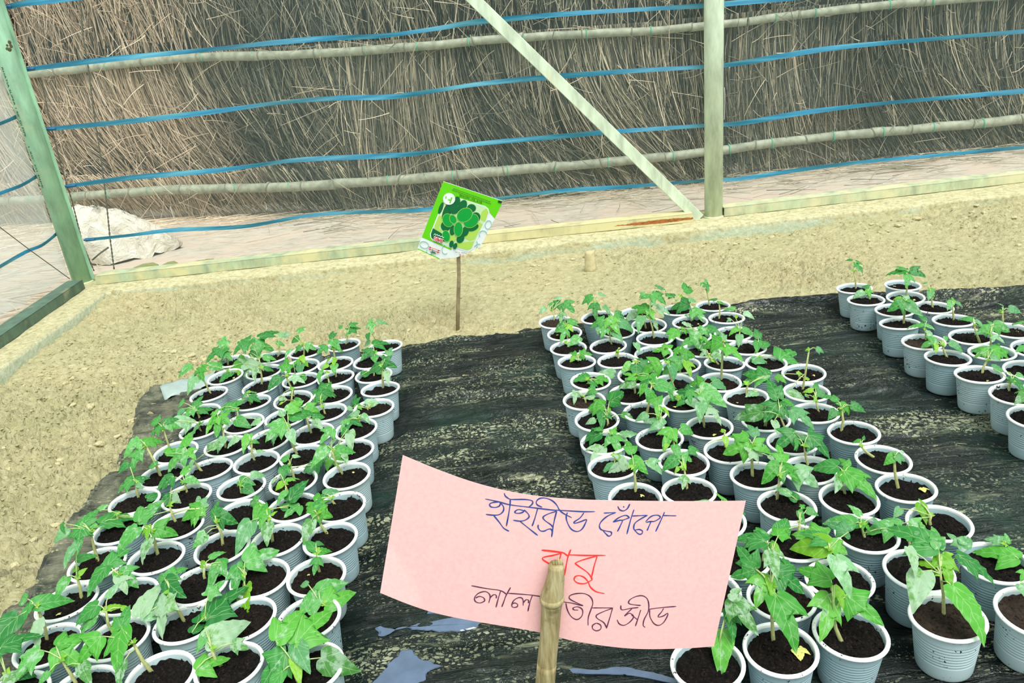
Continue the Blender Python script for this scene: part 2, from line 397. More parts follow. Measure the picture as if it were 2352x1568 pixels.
# rim centres measured column by column (far end first)
LEFT = [  # column 0 = next to the aisle
 [(884,798),(856,835),(860,864),(867,892),(855,938),(825,979),(807,1036),(800,1090),(779,1164),(755,1237),(727,1322),(712,1419),(715,1533)],
 [(790,793),(769,839),(771,875),(761,900),(747,945),(713,999),(691,1046),(674,1107),(672,1170),(640,1247),(587,1325),(558,1409),(518,1535)],
 [(701,810),(696,842),(691,873),(678,917),(650,968),(616,1016),(593,1059),(564,1109),(560,1173),(511,1264),(472,1343),(421,1433),(377,1543)],
 [(623,825),(608,857),(605,881),(577,926),(559,973),(520,1035),(470,1086),(437,1139),(403,1201),(357,1280),(296,1361),(277,1477),(201,1574)],
 [(534,831),(521,865),(482,907),(463,951),(454,998),(408,1044),(374,1091),(325,1143),(270,1223),(219,1299),(173,1373),(112,1474),(40,1590)]]
MID = [   # rows from the far end, left to right
 [(1275,740),(1377,729),(1463,722),(1562,718),(1637,704)],
 [(1297,765),(1413,762),(1488,745),(1589,742),(1662,733)],
 [(1306,802),(1400,797),(1506,781),(1590,775),(1688,771)],
 [(1321,831),(1422,828),(1514,817),(1619,808),(1723,807)],
 [(1350,882),(1464,860),(1560,841),(1650,838),(1753,834)],
 [(1342,916),(1451,910),(1556,878),(1663,870),(1815,865)],
 [(1367,962),(1484,942),(1563,917),(1706,908),(1849,894)],
 [(1387,1019),(1521,1014),(1634,987),(1767,971),(1890,950)],
 [(1407,1075),(1564,1070),(1677,1036),(1822,1023),(1951,995)],
 [(1465,1143),(1588,1138),(1740,1092),(1862,1077),(2015,1048)],
 [None,(1645,1200),(1797,1158),(1938,1142),(2083,1121)],
 [None,(1700,1275),(1834,1249),(1991,1225),(2151,1194)],
 [(1630,1358),(1778,1367),(1925,1333),(2100,1307),(2290,1297)],
 [(1647,1523),(1791,1479),(1939,1457),(2182,1422),(2368,1400)]]
RIGHT = [ # column 0 = outer (aisle) side
 [(1965,664),(1991,690),(2054,713),(2070,746),(2136,795),(2182,824),(2248,860),(2322,903),(2372,950)],
 [(2074,661),(2081,679),(2143,708),(2190,737),(2235,775),(2280,811),(2358,850)],
 [(2317,760),(2375,800)]]
CUPS = []
ORD = ['first', 'second', 'third', 'fourth', 'fifth', 'sixth', 'seventh', 'eighth', 'ninth', 'tenth', 'eleventh', 'twelfth', 'thirteenth', 'fourteenth']
for c, colm in enumerate(LEFT):
    for r, xy in enumerate(colm): CUPS.append(dict(bed='L', c=c, r=r, px=xy))
for r, row in enumerate(MID):
    for c, xy in enumerate(row):
        if xy: CUPS.append(dict(bed='M', c=c, r=r, px=xy))
for c, colm in enumerate(RIGHT):
    for r, xy in enumerate(colm): CUPS.append(dict(bed='R', c=c, r=r, px=xy))
CP = np.array([at_z(*k['px'], CUP_H)[:2] for k in CUPS]); CP0 = CP.copy()
for it in range(220):
    D = CP[:, None] - CP[None]; L = np.sqrt((D ** 2).sum(-1)) + np.eye(len(CP))
    push = np.clip(.0808 - L, 0, None) * (1 - np.eye(len(CP)))
    CP = CP + (D / L[..., None] * push[..., None]).sum(1) * .42 + (CP0 - CP) * .02 * (it < 150)
for k, q in zip(CUPS, CP): k['p'] = q

# ------------------------------------------------------------------ soil floor inside
NSX, NSY = 1060, 540
xs = np.linspace(-1.32, 2.2, NSX); ys = np.linspace(.62, 2.462, NSY)
X, Y = np.meshgrid(xs, ys)
def film_x0(y): return -.79 - .03 * np.clip((y - 1.1) / .6, 0, 2) - .05 * np.clip((y - 1.5) / .2, 0, 1)
def film_y1(x): return np.interp(x, [-.95, -.87, -.6, -.27, .075, .25, .58, .8, 1.2, 2.4], [1.70, 1.72, 1.765, 1.815, 1.835, 1.825, 1.79, 1.80, 1.675 + .02, 1.66])
inside = np.clip(np.minimum((X - film_x0(Y)) / .05, (film_y1(X) - Y) / .05), 0, 1)
wX = X + .012 * vnoise(X * 22, Y * 22, 201); wY = Y + .012 * vnoise(X * 22, Y * 22, 202)
bill = np.abs(vnoise(wX * 34, wY * 34, 203)) ** .6 * .55 + np.abs(vnoise(wX * 70, wY * 70, 204)) ** .6 * .30 + np.abs(vnoise(wX * 130, wY * 130, 205)) ** .7 * .18
def cells(x, y, s, seed):
    r = np.random.default_rng(seed); J = r.random((128, 128, 3)); x = x / s; y = y / s
    xi = np.floor(x).astype(int); yi = np.floor(y).astype(int); f1 = np.full(x.shape, 9.0); f2 = f1.copy(); hh = np.zeros(x.shape)
    for a in (-1, 0, 1):
        for b in (-1, 0, 1):
            j = J[(xi + a) % 128, (yi + b) % 128]; d = np.hypot(xi + a + j[..., 0] - x, yi + b + j[..., 1] - y)
            n1 = d < f1; f2 = np.where(n1, f1, np.minimum(f2, d)); hh = np.where(n1, j[..., 2], hh); f1 = np.where(n1, d, f1)
    return np.clip((f2 - f1) * 2.2, 0, 1) ** .6, hh
ca, ha = cells(wX, wY * 1.25, .024, 301); cb, hb = cells(wX, wY * 1.2, .0115, 302)
lump = (ca * (.3 + 1.0 * ha) - .55) * .0100 + (cb * (.35 + .9 * hb) - .5) * .0085 + (bill - .55) * .008 + fbm(X * 8, Y * 8, 3, 3) * .008
crack = np.clip(fbm(X * 9, Y * 14, 4, 21, True) - .72, 0, 1) * -.035
roughm = np.clip(.75 + fbm(X * 2.3, Y * 3, 3, 5) * 1.3, .3, 1.35)
edge = np.clip((Y - 2.28) / .17, 0, 1) * (.006 + .022 * np.clip(fbm(X * 2.5 + 3, Y * 0, 2, 31) * 1.3 + .35 + (X + .9) * .12, 0, 1.1))
edgel = np.clip((-1.14 - X) / .16, 0, 1) * (.012 + .012 * fbm(Y * 4, X * 0, 2, 8))
Z = (lump * roughm + crack) * (1 - inside) + edge + edgel + .003 * (1 - inside) - .006 * inside
floor = link('floor', grid_mesh('floor', X, Y, Z, M['soil'], drop=(inside >= .999)))
tag(floor, 'pale crumbly beige soil floor inside the net house', kind='structure')
M['clodm'] = plain('soil_clod', (190, 181, 142), .95, .16, 2.6, .6)
# larger clods lying on the floor, each its own piece
clod_me = []
for v in range(5):
    r = np.random.default_rng(40 + v); mb = MB(); pts = []
    import bmesh
    bm = bmesh.new(); bmesh.ops.create_icosphere(bm, subdivisions=2, radius=1)
    for q in bm.verts:
        n = 1 + .28 * math.sin(q.co.x * 3.1 + v * 2) * math.cos(q.co.y * 2.7 + v) + float(r.normal(0, .07))
        q.co = Vector((q.co.x * n, q.co.y * n * .8, q.co.z * n * .6))
    me = bpy.data.meshes.new('soil_clod'); bm.to_mesh(me); bm.free(); me.materials.append(M['clodm'])
    clod_me.append(me)
def floor_z(x, y):
    i = int(np.clip(round((y - ys[0]) / (ys[1] - ys[0])), 0, NSY - 1)); j = int(np.clip(round((x - xs[0]) / (xs[1] - xs[0])), 0, NSX - 1))
    return float(Z[i, j])
for k in range(210):
    for _ in range(30):
        if k < 120: x, y = RNG.uniform(-1.25, -.8), RNG.uniform(.75, 2.0)
        elif k < 150: x, y = RNG.uniform(-1.25, 1.9), RNG.uniform(1.85, 2.38)
        else: x, y = RNG.uniform(-1.2, 2.0), RNG.uniform(2.3, 2.42)
        if x < film_x0(y) - .03 or y > film_y1(x) + .03: break
    s = float(RNG.uniform(.004, .011)) * (1.35 if k % 9 == 0 else 1)
    o = link('soil_clod', clod_me[k % 5], floor); o.location = (x, y, floor_z(x, y) + s * .2)
    o.scale = (s, s * RNG.uniform(.7, 1.1), s * RNG.uniform(.6, 1)); o.rotation_euler = (0, 0, RNG.uniform(0, 6.3))
# crumbs too fine to count
mb = MB()
for k in range(5200):
    if k % 3: x, y = RNG.uniform(-1.28, -.76), RNG.uniform(.6, 2.1)
    else: x, y = RNG.uniform(-1.25, 2.1), RNG.uniform(1.75, 2.43)
    if not (x < film_x0(y) - .01 or y > film_y1(x) + .008): continue
    s = RNG.uniform(.0012, .0046); z = floor_z(x, y) + s * .4
    a = RNG.normal(0, .25, (6,)) + 1; c, sn = math.cos(k), math.sin(k)
    P = [(x + s * a[0] * c, y + s * a[0] * sn, z), (x - s * a[1] * sn, y + s * a[1] * c, z), (x - s * a[2] * c, y - s * a[2] * sn, z), (x + s * a[3] * sn, y - s * a[3] * c, z), (x, y, z + s * .8 * a[4]), (x, y, z - s)]
    mb.add(P, [(0, 1, 4), (1, 2, 4), (2, 3, 4), (3, 0, 4), (1, 0, 5), (2, 1, 5), (3, 2, 5), (0, 3, 5)])
tag(mb.build('soil_crumbs', M['soil'], floor, smooth=False), kind='stuff')

# ------------------------------------------------------------------ concrete kerb (L-shaped base of the net house)
def kerb(name, P0, P1, P2, P3, zt, label, nn):
    """box between the inner edge P0-P1 and the outer edge P3-P2, worn on top"""
    nu = nn; A = []
    prof = [(0.0, -.02), (0.0, zt * .35), (0.0, zt - .007), (.012, zt), (.35, zt + .002), (.8, zt), (1.0, zt - .004), (1.0, -.02)]
    V = []; F = []
    for i in range(nu + 1):
        u = i / nu
        a = np.array(P0) * (1 - u) + np.array(P1) * u; b = np.array(P3) * (1 - u) + np.array(P2) * u
        for j, (w, z) in enumerate(prof):
            q = a * (1 - w) + b * w
            jx = float(vnoise(np.array(u * nn * .35 + j), np.array(j * 1.7 + nn), 77)) * .0022
            V.append((q[0] + (jx if name == 'trim_2' else 0), q[1] + (jx if name == 'trim_1' else 0), z + (jx * .8 if 1 < j < 7 else 0)))
    m = len(prof)
    for i in range(nu):
        for j in range(m - 1): F.append((i * m + j, (i + 1) * m + j, (i + 1) * m + j + 1, i * m + j + 1))
    mb = MB(); mb.add(V, F); o = mb.build(name, M['conc']); tag(o, label, kind='structure'); return o
KZ = .05
kerb('trim_1', (-1.322, 2.462), (2.5, 2.462 - .03), (2.5, 2.70), (-1.322, 2.72), KZ, 'soil-stained concrete kerb along the back of the net house', 160)
kerb('trim_2', (-1.322, 2.72), (-1.30, .9), (-1.52, .9), (-1.56, 2.72), KZ, 'pale green concrete kerb along the left side', 90)

# steel channel rails on the kerb
def rail(name, a, b, h, w, side, mat, label, open_face=True):
    """C-channel from a to b (bottom front edge), extends to `side`"""
    a = np.array(a, float); b = np.array(b, float); L = np.linalg.norm(b - a); d = (b - a) / L
    s = np.array(side, float); t = .0028; mb = MB()
    c0 = (a + b) / 2
    R = np.stack([d, s, np.array([0, 0, 1.0])], 1)
    mb.box(c0 + s * t / 2 + [0, 0, h / 2], (L / 2, t / 2, h / 2), R)
    mb.box(c0 + s * w / 2 + [0, 0, h - t / 2], (L / 2, w / 2, t / 2), R)
    mb.box(c0 + s * (w - t / 2) + [0, 0, h / 2], (L / 2, t / 2, h / 2), R)
    mb.box(c0 + s * w / 2 + [0, 0, t / 2], (L / 2, w / 2, t / 2), R)
    ce = (c0[0], c0[1], c0[2])
    o = mb.build(name, mat, smooth=False)
    for v in o.data.vertices: v.co = v.co - Vector(ce)
    o.location = ce
    bevel(o, .0012, 2); tag(o, label, 'steel rail', None); return o
yb = lambda x: float(np.interp(x, [-1.4, -1.1, .65, .76, 1.82, 2.5], [2.561, 2.572, 2.535, 2.553, 2.576, 2.58]))
RZ = KZ + .002
rail('base_rail', (-1.395, yb(-1.395), RZ), (-.27, 2.556, RZ), .031, .06, (0, 1, 0), M['rail'], 'grey-green steel channel on the back kerb behind the seed packet, starting at the corner')
rail('base_rail', (-.265, 2.556, RZ), (.655, 2.528, RZ), .030, .06, (0, 1, 0), M['railrust'], 'rusty dust-coated steel channel on the back kerb, ending at the diagonal brace')
rail('base_rail', (.768, 2.553, RZ), (2.45, 2.588, RZ), .031, .062, (0, 1, 0), M['railr'], 'yellowish dusty steel channel on the back kerb, right of the tall pipe')
rail('base_rail', (-1.422, 2.535, RZ), (-1.365, 1.2, RZ), .031, .055, (-1, 0.04, 0), M['raild'], 'dark green-grey steel channel running along the left kerb')

# ------------------------------------------------------------------ pipes and brace
def post(name, base, top, r, mat, label, weld=True):
    mb = MB(); base = np.array(base, float); top = np.array(top, float)
    root = empty(name, base); tag(root, label, 'steel pipe')
    pts = [(0, 0, 0), (top - base) * .5, (top - base)]
    mb.tube(pts, r, 40); mb.build('pipe', mat, root)
    return root
a = np.array([-1.474, 2.625, KZ]); b = at_y(-6, 60, 2.60); d = b - a
top = a + d * 1.9
pl = post('corner_pipe', a, top, .031, M['postg'], 'green-tinted galvanised corner pipe leaning at the left, with printed lettering')
# flange strip welded to the corner pipe, right side
mb = MB(); dd = (top - a) / np.linalg.norm(top - a)
R = np.stack([np.array([1.0, 0, 0]), np.cross(dd, [1.0, 0, 0]), dd], 1)
mb.box((top - a) / 2 + np.array([.034, .006, 0]), (.007, .0018, np.linalg.norm(top - a) / 2 - .006), R)
bevel(mb.build('flange_strip', M['postg'], pl, smooth=False), .0006)
mb = MB(); mb.tube([(0, 0, -.001), (0, 0, .003), (0, 0, .005)], [.038, .038, .034], 24); mb.build('weld_collar', M['railr'], pl)
a2 = np.array([.738, 2.575, KZ]); b2 = at_y(1640, 0, 2.60)
pr = post('upright_pipe', a2, (.749, 2.60, 1.55), .0305, M['post'], 'tall round galvanised pipe standing on the back kerb right of centre')
mb = MB(); mb.tube([(0, 0, -.001), (0, 0, .004), (0, 0, .007)], [.036, .036, .0315], 24); mb.build('weld_collar', M['railr'], pr)
# brace: angle section from top left down to the pipe foot
A = np.array([.686, 2.562, .052]); B = at_y(1090, 0, 2.56); dv = B - A; Lb = np.linalg.norm(dv); dv /= Lb
nx = np.cross(dv, [0, 1.0, 0]); nx /= np.linalg.norm(nx)
R = np.stack([nx, np.array([0, 1.0, 0]), dv], 1)
mb = MB(); LB = Lb * 1.45
mb.box(dv * LB / 2, (.0185, .0022, LB / 2), R)
mb.box(dv * LB / 2 + nx * .0165 + np.array([0, .014, 0]), (.0022, .014, LB / 2), R)
mb.box(dv * LB / 2 - nx * .0165 + np.array([0, .008, 0]), (.0022, .008, LB / 2), R)
o = mb.build('diagonal_brace', M['post'], smooth=False); o.location = A; bevel(o, .0015)
tag(o, 'flat galvanised steel brace slanting down to the foot of the tall pipe', 'steel brace')
# lettering on the corner pipe
def text_mesh(s, size):
    cu = bpy.data.curves.new('lettering', 'FONT'); cu.body = s; cu.size = size; cu.extrude = .0001; cu.align_x = 'LEFT'
    ob = bpy.data.objects.new('tmp', cu); COL.objects.link(ob)
    dg = bpy.context.evaluated_depsgraph_get(); me = bpy.data.meshes.new_from_object(ob.evaluated_get(dg))
    bpy.data.objects.remove(ob, do_unlink=True); return me
ink = plain('stencil_ink', (38, 66, 60), .7, .2, 200, 0)
for s, p0, p1, sz in (('RHATIA SUPER 1.50" GI PIPE', (17, 152), (70, 312), .0095), ('1.50" GI PIPE', (82, 330), (112, 430), .0072)):
    me = text_mesh(s, sz); me.materials.clear(); me.materials.append(ink)
    w0 = max(v.co.x for v in me.vertices)
    q0 = at_y(*p0, a[1] - .03); q1 = at_y(*p1, a[1] - .03)
    Ltot = np.linalg.norm(q1 - q0); rr = .0318
    # wrap each letter vertex onto the pipe: x runs down the pipe, y around it
    s0 = np.dot(q0 - a, dd); s1 = np.dot(q1 - a, dd)
    ex = np.array([1.0, 0, 0]); ex = ex - dd * (ex @ dd); ex /= np.linalg.norm(ex); ey = np.cross(dd, ex)
    if ey[1] > 0: ey = -ey
    ang0 = math.radians(-26)
    for v in me.vertices:
        t = v.co.x / w0; y = v.co.y
        al = ang0 + y / rr
        P = dd * (s0 + (s1 - s0) * t) + rr * (math.sin(al) * ex + math.cos(al) * ey)
        v.co = Vector(P) + Vector((rr * 0 , -v.co.z * 0, 0))
    o = link('lettering', me, pl); tag(o, 'dark stencilled lettering')
mb = MB()
P = at_y(14, 98, a[1] - .034) - a
for k in range(7):
    c = P + np.array([RNG.uniform(-.008, .012), .0, RNG.uniform(-.022, .016)])
    s = dd * (c @ dd); rad = c - s; rad = rad / np.linalg.norm(rad) * .0315
    mb.tube([s + rad * .99, s + rad * 1.006], [.005 * RNG.uniform(.6, 1.3), .003], 8)
mb.build('rust_blotch', plain('rust_blotch', (86, 84, 52), .9, .4, 300, .4), pl)

# ------------------------------------------------------------------ outside ground
NX2, NY2 = 300, 130
xs2 = np.linspace(-4.2, 3.4, NX2); ys2 = np.linspace(0.4, 4.6, NY2)
X2, Y2 = np.meshgrid(xs2, ys2)
Z2 = .016 + .010 * fbm(X2 * 3, Y2 * 3, 4, 60) + .004 * fbm(X2 * 22, Y2 * 22, 3, 61)
keep = (Y2 > 2.66) | (X2 < -1.5)
Z2 = np.where(keep, Z2, -.12)
g = link('ground', grid_mesh('ground', X2, Y2, Z2, M['outsoil']))
tag(g, 'trodden grey-pink soil strip outside the net', kind='structure')

# ------------------------------------------------------------------ thatch wall
def yt(x): return 3.33 + .30 * np.clip(-.2 - x, 0, 4)
thatch = empty('thatch_screen', (0, float(yt(0)) + .08, 0))
tag(thatch, 'tall screen of dry reed straw standing behind the blue-strapped net', 'thatch screen')
TO = np.array([0, float(yt(0)) + .08, 0])
mb = MB()
xx = np.linspace(-4.0, 3.3, 120); zz = np.linspace(.03, 1.75, 30)
for zlo, zhi in ((.06, 1.8),):
    V = []; F = []
    for x in xx:
        y = float(yt(x))
        for (yo, z) in ((.10, zlo), (.055, zlo + .12), (.05, zhi), (.16, zhi), (.16, zlo)):
            V.append((x, y + yo + .012 * math.sin(x * 23) , z))
    for i in range(len(xx) - 1):
        for j in range(5):
            j2 = (j + 1) % 5; F.append((i * 5 + j, (i + 1) * 5 + j, (i + 1) * 5 + j2, i * 5 + j2))
    F.append((0, 1, 2, 3, 4)); F.append(tuple((len(xx) - 1) * 5 + j for j in (4, 3, 2, 1, 0)))
    mb.add([np.array(v) - TO for v in V], F)
mb.build('packed_core', M['back'], thatch)

def straws(name, parent, off, P0, D, L, bend, rad, tone, seg=4):
    """P0 (n,3) start, D (n,3) unit direction, bend (n,3) added * t^2, triangular stalks"""
    n = len(P0); T = np.linspace(0, 1, seg + 1)
    C = P0[:, None] + D[:, None] * (L[:, None, None] * T[None, :, None]) + bend[:, None] * (T[None, :, None] ** 2)
    tan = np.gradient(C, axis=1); tan /= np.linalg.norm(tan, axis=2, keepdims=True)
    ref = np.array([0, 1.0, 0]); s = np.cross(tan, ref); s /= np.linalg.norm(s, axis=2, keepdims=True) + 1e-9; t2 = np.cross(tan, s)
    ang = RNG.uniform(0, 6.28, n)
    V = []
    taper = 1 - .45 * T
    for k in range(3):
        a = ang + k * 2.094
        V.append(C + (s * np.cos(a)[:, None, None] + t2 * np.sin(a)[:, None, None]) * (rad[:, None, None] * taper[None, :, None]))
    V = np.stack(V, 2)  # n, seg+1, 3, 3
    V = (V - off).reshape(-1, 3).astype(np.float32)
    idx = np.arange(n)[:, None, None] * (seg + 1) * 3 + np.arange(seg)[None, :, None] * 3
    k = np.arange(3)[None, None]; k2 = (k + 1) % 3
    F = np.stack([idx + k, idx + k2, idx + 3 + k2, idx + 3 + k], -1).reshape(-1, 4).astype(np.int32)
    me = bpy.data.meshes.new(name); me.vertices.add(len(V)); me.vertices.foreach_set('co', V.ravel())
    me.loops.add(F.size); me.loops.foreach_set('vertex_index', F.ravel())
    me.polygons.add(len(F)); me.polygons.foreach_set('loop_start', np.arange(0, F.size, 4, dtype=np.int32))
    me.polygons.foreach_set('use_smooth', np.ones(len(F), bool))
    at = me.attributes.new('tone', 'FLOAT', 'POINT'); at.data.foreach_set('value', np.repeat(tone, (seg + 1) * 3).astype(np.float32))
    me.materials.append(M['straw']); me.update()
    o = link(name, me, parent); tag(o, kind='stuff'); return o
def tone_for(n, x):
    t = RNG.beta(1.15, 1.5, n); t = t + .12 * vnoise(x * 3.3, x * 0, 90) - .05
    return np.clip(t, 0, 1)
def norm(v): return v / np.linalg.norm(v, axis=1, keepdims=True)
POLE_LO = lambda x: float(np.interp(x, [-3, -1.3, -.2, .7, 2.3, 3.2], [.175, .165, .158, .15, .146, .14]))
POLE_HI = lambda x: float(np.interp(x, [-3, -1.3, -.2, .7, 2.3, 3.2], [.77, .735, .686, .655, .638, .63]))
# hanging layer between the poles: starts nearly upright, sweeps right lower down, in sheaf-like bundles
n = 16500; x = RNG.uniform(-3.9, 3.2, n); d = RNG.uniform(0, 1, n)
plo = np.interp(x, [-3, -.2, 3.2], [.17, .158, .14]); phi = np.interp(x, [-3, -1.3, -.2, .7, 3.2], [.77, .735, .686, .655, .63])
z0 = phi + .03 - RNG.exponential(.10, n) * (RNG.random(n) < .5)
bund = vnoise(x * 5.5, x * 0 + 2, 91); lean = .13 + .10 * vnoise(x * 1.6, x * 0, 92) + .12 * np.clip((-.2 - x) / 1.2, 0, 1) + bund * .12
L = RNG.uniform(.28, .66, n)
P0 = np.stack([x, yt(x) + .045 - d * .05, z0], 1)
D = norm(np.stack([bund * .09 - .05 + RNG.normal(0, .075, n), -RNG.uniform(0, .03, n), -np.ones(n)], 1))
be = np.stack([lean * (L / .5) ** 2 * 1.25 + RNG.normal(0, .02, n), RNG.normal(-.01, .012, n), .06 * lean], 1)
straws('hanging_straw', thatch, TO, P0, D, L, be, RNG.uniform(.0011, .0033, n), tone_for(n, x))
# skirt below the lower pole
n = 7000; x = RNG.uniform(-3.9, 3.2, n); plo = np.interp(x, [-3, -.2, 3.2], [.17, .158, .14]); L = RNG.uniform(.12, .24, n)
P0 = np.stack([x, yt(x) + .04 - RNG.uniform(0, .04, n), plo + .10 - RNG.uniform(0, .05, n)], 1)
D = norm(np.stack([.50 + .25 * vnoise(x * 4, x * 0, 94) + RNG.normal(0, .13, n), -RNG.uniform(-.05, .12, n), -np.ones(n)], 1))
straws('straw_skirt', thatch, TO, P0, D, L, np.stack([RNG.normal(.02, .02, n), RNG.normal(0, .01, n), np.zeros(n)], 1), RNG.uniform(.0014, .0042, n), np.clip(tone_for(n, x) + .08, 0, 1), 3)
# shaggy layer above the upper pole
n = 13500; x = RNG.uniform(-3.6, 3.0, n); L = RNG.uniform(.2, .55, n)
phi = np.interp(x, [-3, -1.3, -.2, .7, 3.2], [.77, .735, .686, .655, .63])
P0 = np.stack([x, yt(x) + .045 - RNG.uniform(0, .05, n), phi + RNG.uniform(-.06, .95, n)], 1)
D = norm(np.stack([RNG.normal(.02, .17, n) + .1 * vnoise(x * 5, x * 0, 96), RNG.normal(0, .03, n), np.ones(n)], 1))
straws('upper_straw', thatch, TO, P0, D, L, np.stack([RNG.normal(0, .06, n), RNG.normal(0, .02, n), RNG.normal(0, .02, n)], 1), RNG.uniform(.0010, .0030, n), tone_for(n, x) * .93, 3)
# stray stalks and blades lying across
n = 2600; x = RNG.uniform(-3.4, 3.0, n); L = RNG.uniform(.04, .22, n)
zz_ = np.where(RNG.random(n) < .5, RNG.uniform(.66, 1.3, n), RNG.uniform(.08, .66, n))
P0 = np.stack([x, yt(x) - RNG.uniform(.0, .03, n), zz_], 1)
D = norm(np.stack([RNG.normal(0, 1, n), RNG.normal(-.1, .2, n), RNG.normal(-.5, 1, n)], 1))
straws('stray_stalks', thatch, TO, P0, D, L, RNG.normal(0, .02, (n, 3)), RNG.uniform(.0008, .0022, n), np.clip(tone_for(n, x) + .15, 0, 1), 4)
# litter on the outside soil: loose pieces nobody could count
n = 1500; x = RNG.uniform(-3.2, 2.9, n); y = yt(x) - .02 - RNG.exponential(.13, n); L = RNG.uniform(.04, .22, n)
ok = (y > 2.78); x, y, L = x[ok], y[ok], L[ok]; n = len(x); a_ = RNG.normal(0, .5, n)
P0 = np.stack([x, y, np.full(n, .028) + RNG.uniform(0, .012, n)], 1)
D = np.stack([np.cos(a_), np.sin(a_), np.zeros(n)], 1)
lit = straws('straw_litter', None, np.zeros(3), P0, D, L, RNG.normal(0, .012, (n, 3)) * [1, 1, .3], RNG.uniform(.0008, .0022, n), np.clip(tone_for(n, x) * .6 + .4, 0, 1), 3)
tag(lit, 'loose straw litter scattered on the soil below the reed screen', 'straw')
# left outside, beyond the side net
n = 700; x = RNG.uniform(-3.0, -1.62, n); y = RNG.uniform(1.3, 3.9, n); L = RNG.uniform(.04, .2, n); a_ = RNG.normal(0, .6, n)
lit = straws('straw_litter', None, np.zeros(3), np.stack([x, y, np.full(n, .03)], 1), np.stack([np.cos(a_), np.sin(a_), np.zeros(n)], 1), L, RNG.normal(0, .01, (n, 3)) * [1, 1, .3], RNG.uniform(.001, .003, n), np.clip(tone_for(n, x) + .25, 0, 1), 3)
tag(lit, 'pale straw bits on the ground outside the left net', 'straw')

# bamboo poles tied on the thatch
def bamboo(name, zf, yo, r, x0, x1, label, seed):
    rg = np.random.default_rng(seed); root = empty(name, (x0, float(yt(x0)) - yo, zf(x0))); tag(root, label, 'bamboo pole', 'long bamboo poles tied across the reed screen')
    o0 = np.array(root.location); mb = MB(); pts = []; rad = []; x = x0; nodes = []
    while x < x1:
        step = rg.uniform(.16, .3)
        for t in (0, .03, .5, .97):
            xx = x + step * t; p = np.array([xx, float(yt(xx)) - yo, zf(xx)]) - o0
            p[2] += .006 * math.sin(xx * 4.2 + seed) + rg.normal(0, .0012); pts.append(p); rad.append(r * (1.12 if t == 0 else rg.uniform(.93, 1.04)) * (1 - .08 * math.sin(xx * 1.3)))
        nodes.append(len(pts) - 4); x += step
    mb.tube(pts, rad, 14); culm = mb.build('culm', M['bamboo'], root)
    for i in nodes:
        p = pts[i]; d = pts[min(i + 1, len(pts) - 1)] - p; d = d / np.linalg.norm(d)
        mb = MB(); mb.tube([p - d * .0028, p + d * .0028], [rad[i] * 1.05] * 2, 14); mb.build('node_ring', M['node'], culm)
    for xx in np.arange(x0 + .1, x1 - .1, .235):
        xx += rg.uniform(-.05, .05); p = np.array([xx, float(yt(xx)) - yo, zf(xx) + .006 * math.sin(xx * 4.2 + seed)]) - o0
        mb = MB(); mb.tube([p + [-.0015, 0, 0], p + [.0035, 0, 0]], [r * 1.09] * 2, 14)
        if rg.random() < .6: mb.tube([p + [.001, -r, .0], p + [.002, -r * 1.15, -r * .6], p + [.004, -r, -r * 1.3]], .0010, 5)
        tag(mb.build('twine_tie', M['twine'], culm), 'green twine tie')
bamboo('bamboo_pole', POLE_HI, .022, .0175, -3.4, 3.1, 'upper weathered bamboo pole crossing the reed screen just below the top strap', 1)
bamboo('bamboo_pole', POLE_LO, .03, .0205, -3.6, 3.1, 'lower weathered bamboo pole crossing the reed screen near its foot', 2)

# ------------------------------------------------------------------ crumpled bag, mossy clods outside
def bag():
    P = [at_z(*q, .03) for q in ((200, 560), (385, 560))]
    cx, cy = -1.55, 3.10
    mb = MB(); nu, nv = 40, 22; V = []; F = []
    for i in range(nv + 1):
        v = i / nv; ph = v * math.pi / 2
        for j in range(nu):
            th = 2 * math.pi * j / nu
            r = math.cos(ph) ** .6
            cr = 1 + .10 * math.sin(th * 3 + v * 5) + .07 * math.sin(th * 7 + v * 3) + .05 * math.sin(th * 13 - v * 9)
            x = .215 * r * cr * math.cos(th); y = .11 * r * cr * math.sin(th)
            z = .20 * math.sin(ph) * (1 - .30 * (x / .215 + .15)) + .010 * math.sin(th * 9 + v * 12) + .006 * math.sin(th * 17)
            x += -.03 * math.sin(ph)
            V.append((x, y, max(z, -.004)))
    for i in range(nv):
        for j in range(nu):
            j2 = (j + 1) % nu; F.append((i * nu + j, i * nu + j2, (i + 1) * nu + j2, (i + 1) * nu + j))
    mb.add(V, F); t = NT('milky_bag_plastic'); o_ = t.obj(); nz = t.noise(o_, 16, 5, .6, 1.0)
    t.base(t.ramp(nz, [(.35, (214, 204, 186)), (.7, (240, 236, 222))])); t.set(rough=.35); t.bump(nz, .9, .03)
    o = mb.build('plastic_bag', t.mat); o.location = (cx, cy, .022)
    tag(o, 'crumpled milky white plastic bag lying on the soil outside, beside the corner pipe', 'bag')
bag()
moss = plain('mossy_rubble', (150, 156, 104), .95, .35, 70, 1.0)
for (x0, y0, w, h) in ((330, 602, .10, .022), (385, 598, .07, .022), (455, 594, .09, .02), (478, 590, .05, .018)):
    p = at_z(x0, y0, .05)
    o = link('rubble_lump', clod_me[x0 % 5].copy(), None); o.data.materials.clear(); o.data.materials.append(moss)
    o.location = (p[0], max(p[1], 2.76), .03); o.scale = (w * .5, .03, h * 1.1)
    nth = {330: 'leftmost', 385: 'second from the left', 455: 'third from the left', 478: 'rightmost'}[x0]
    tag(o, 'low mossy rubble lump outside the back kerb, %s of four' % nth, 'rubble', 'mossy rubble lumps outside the kerb')

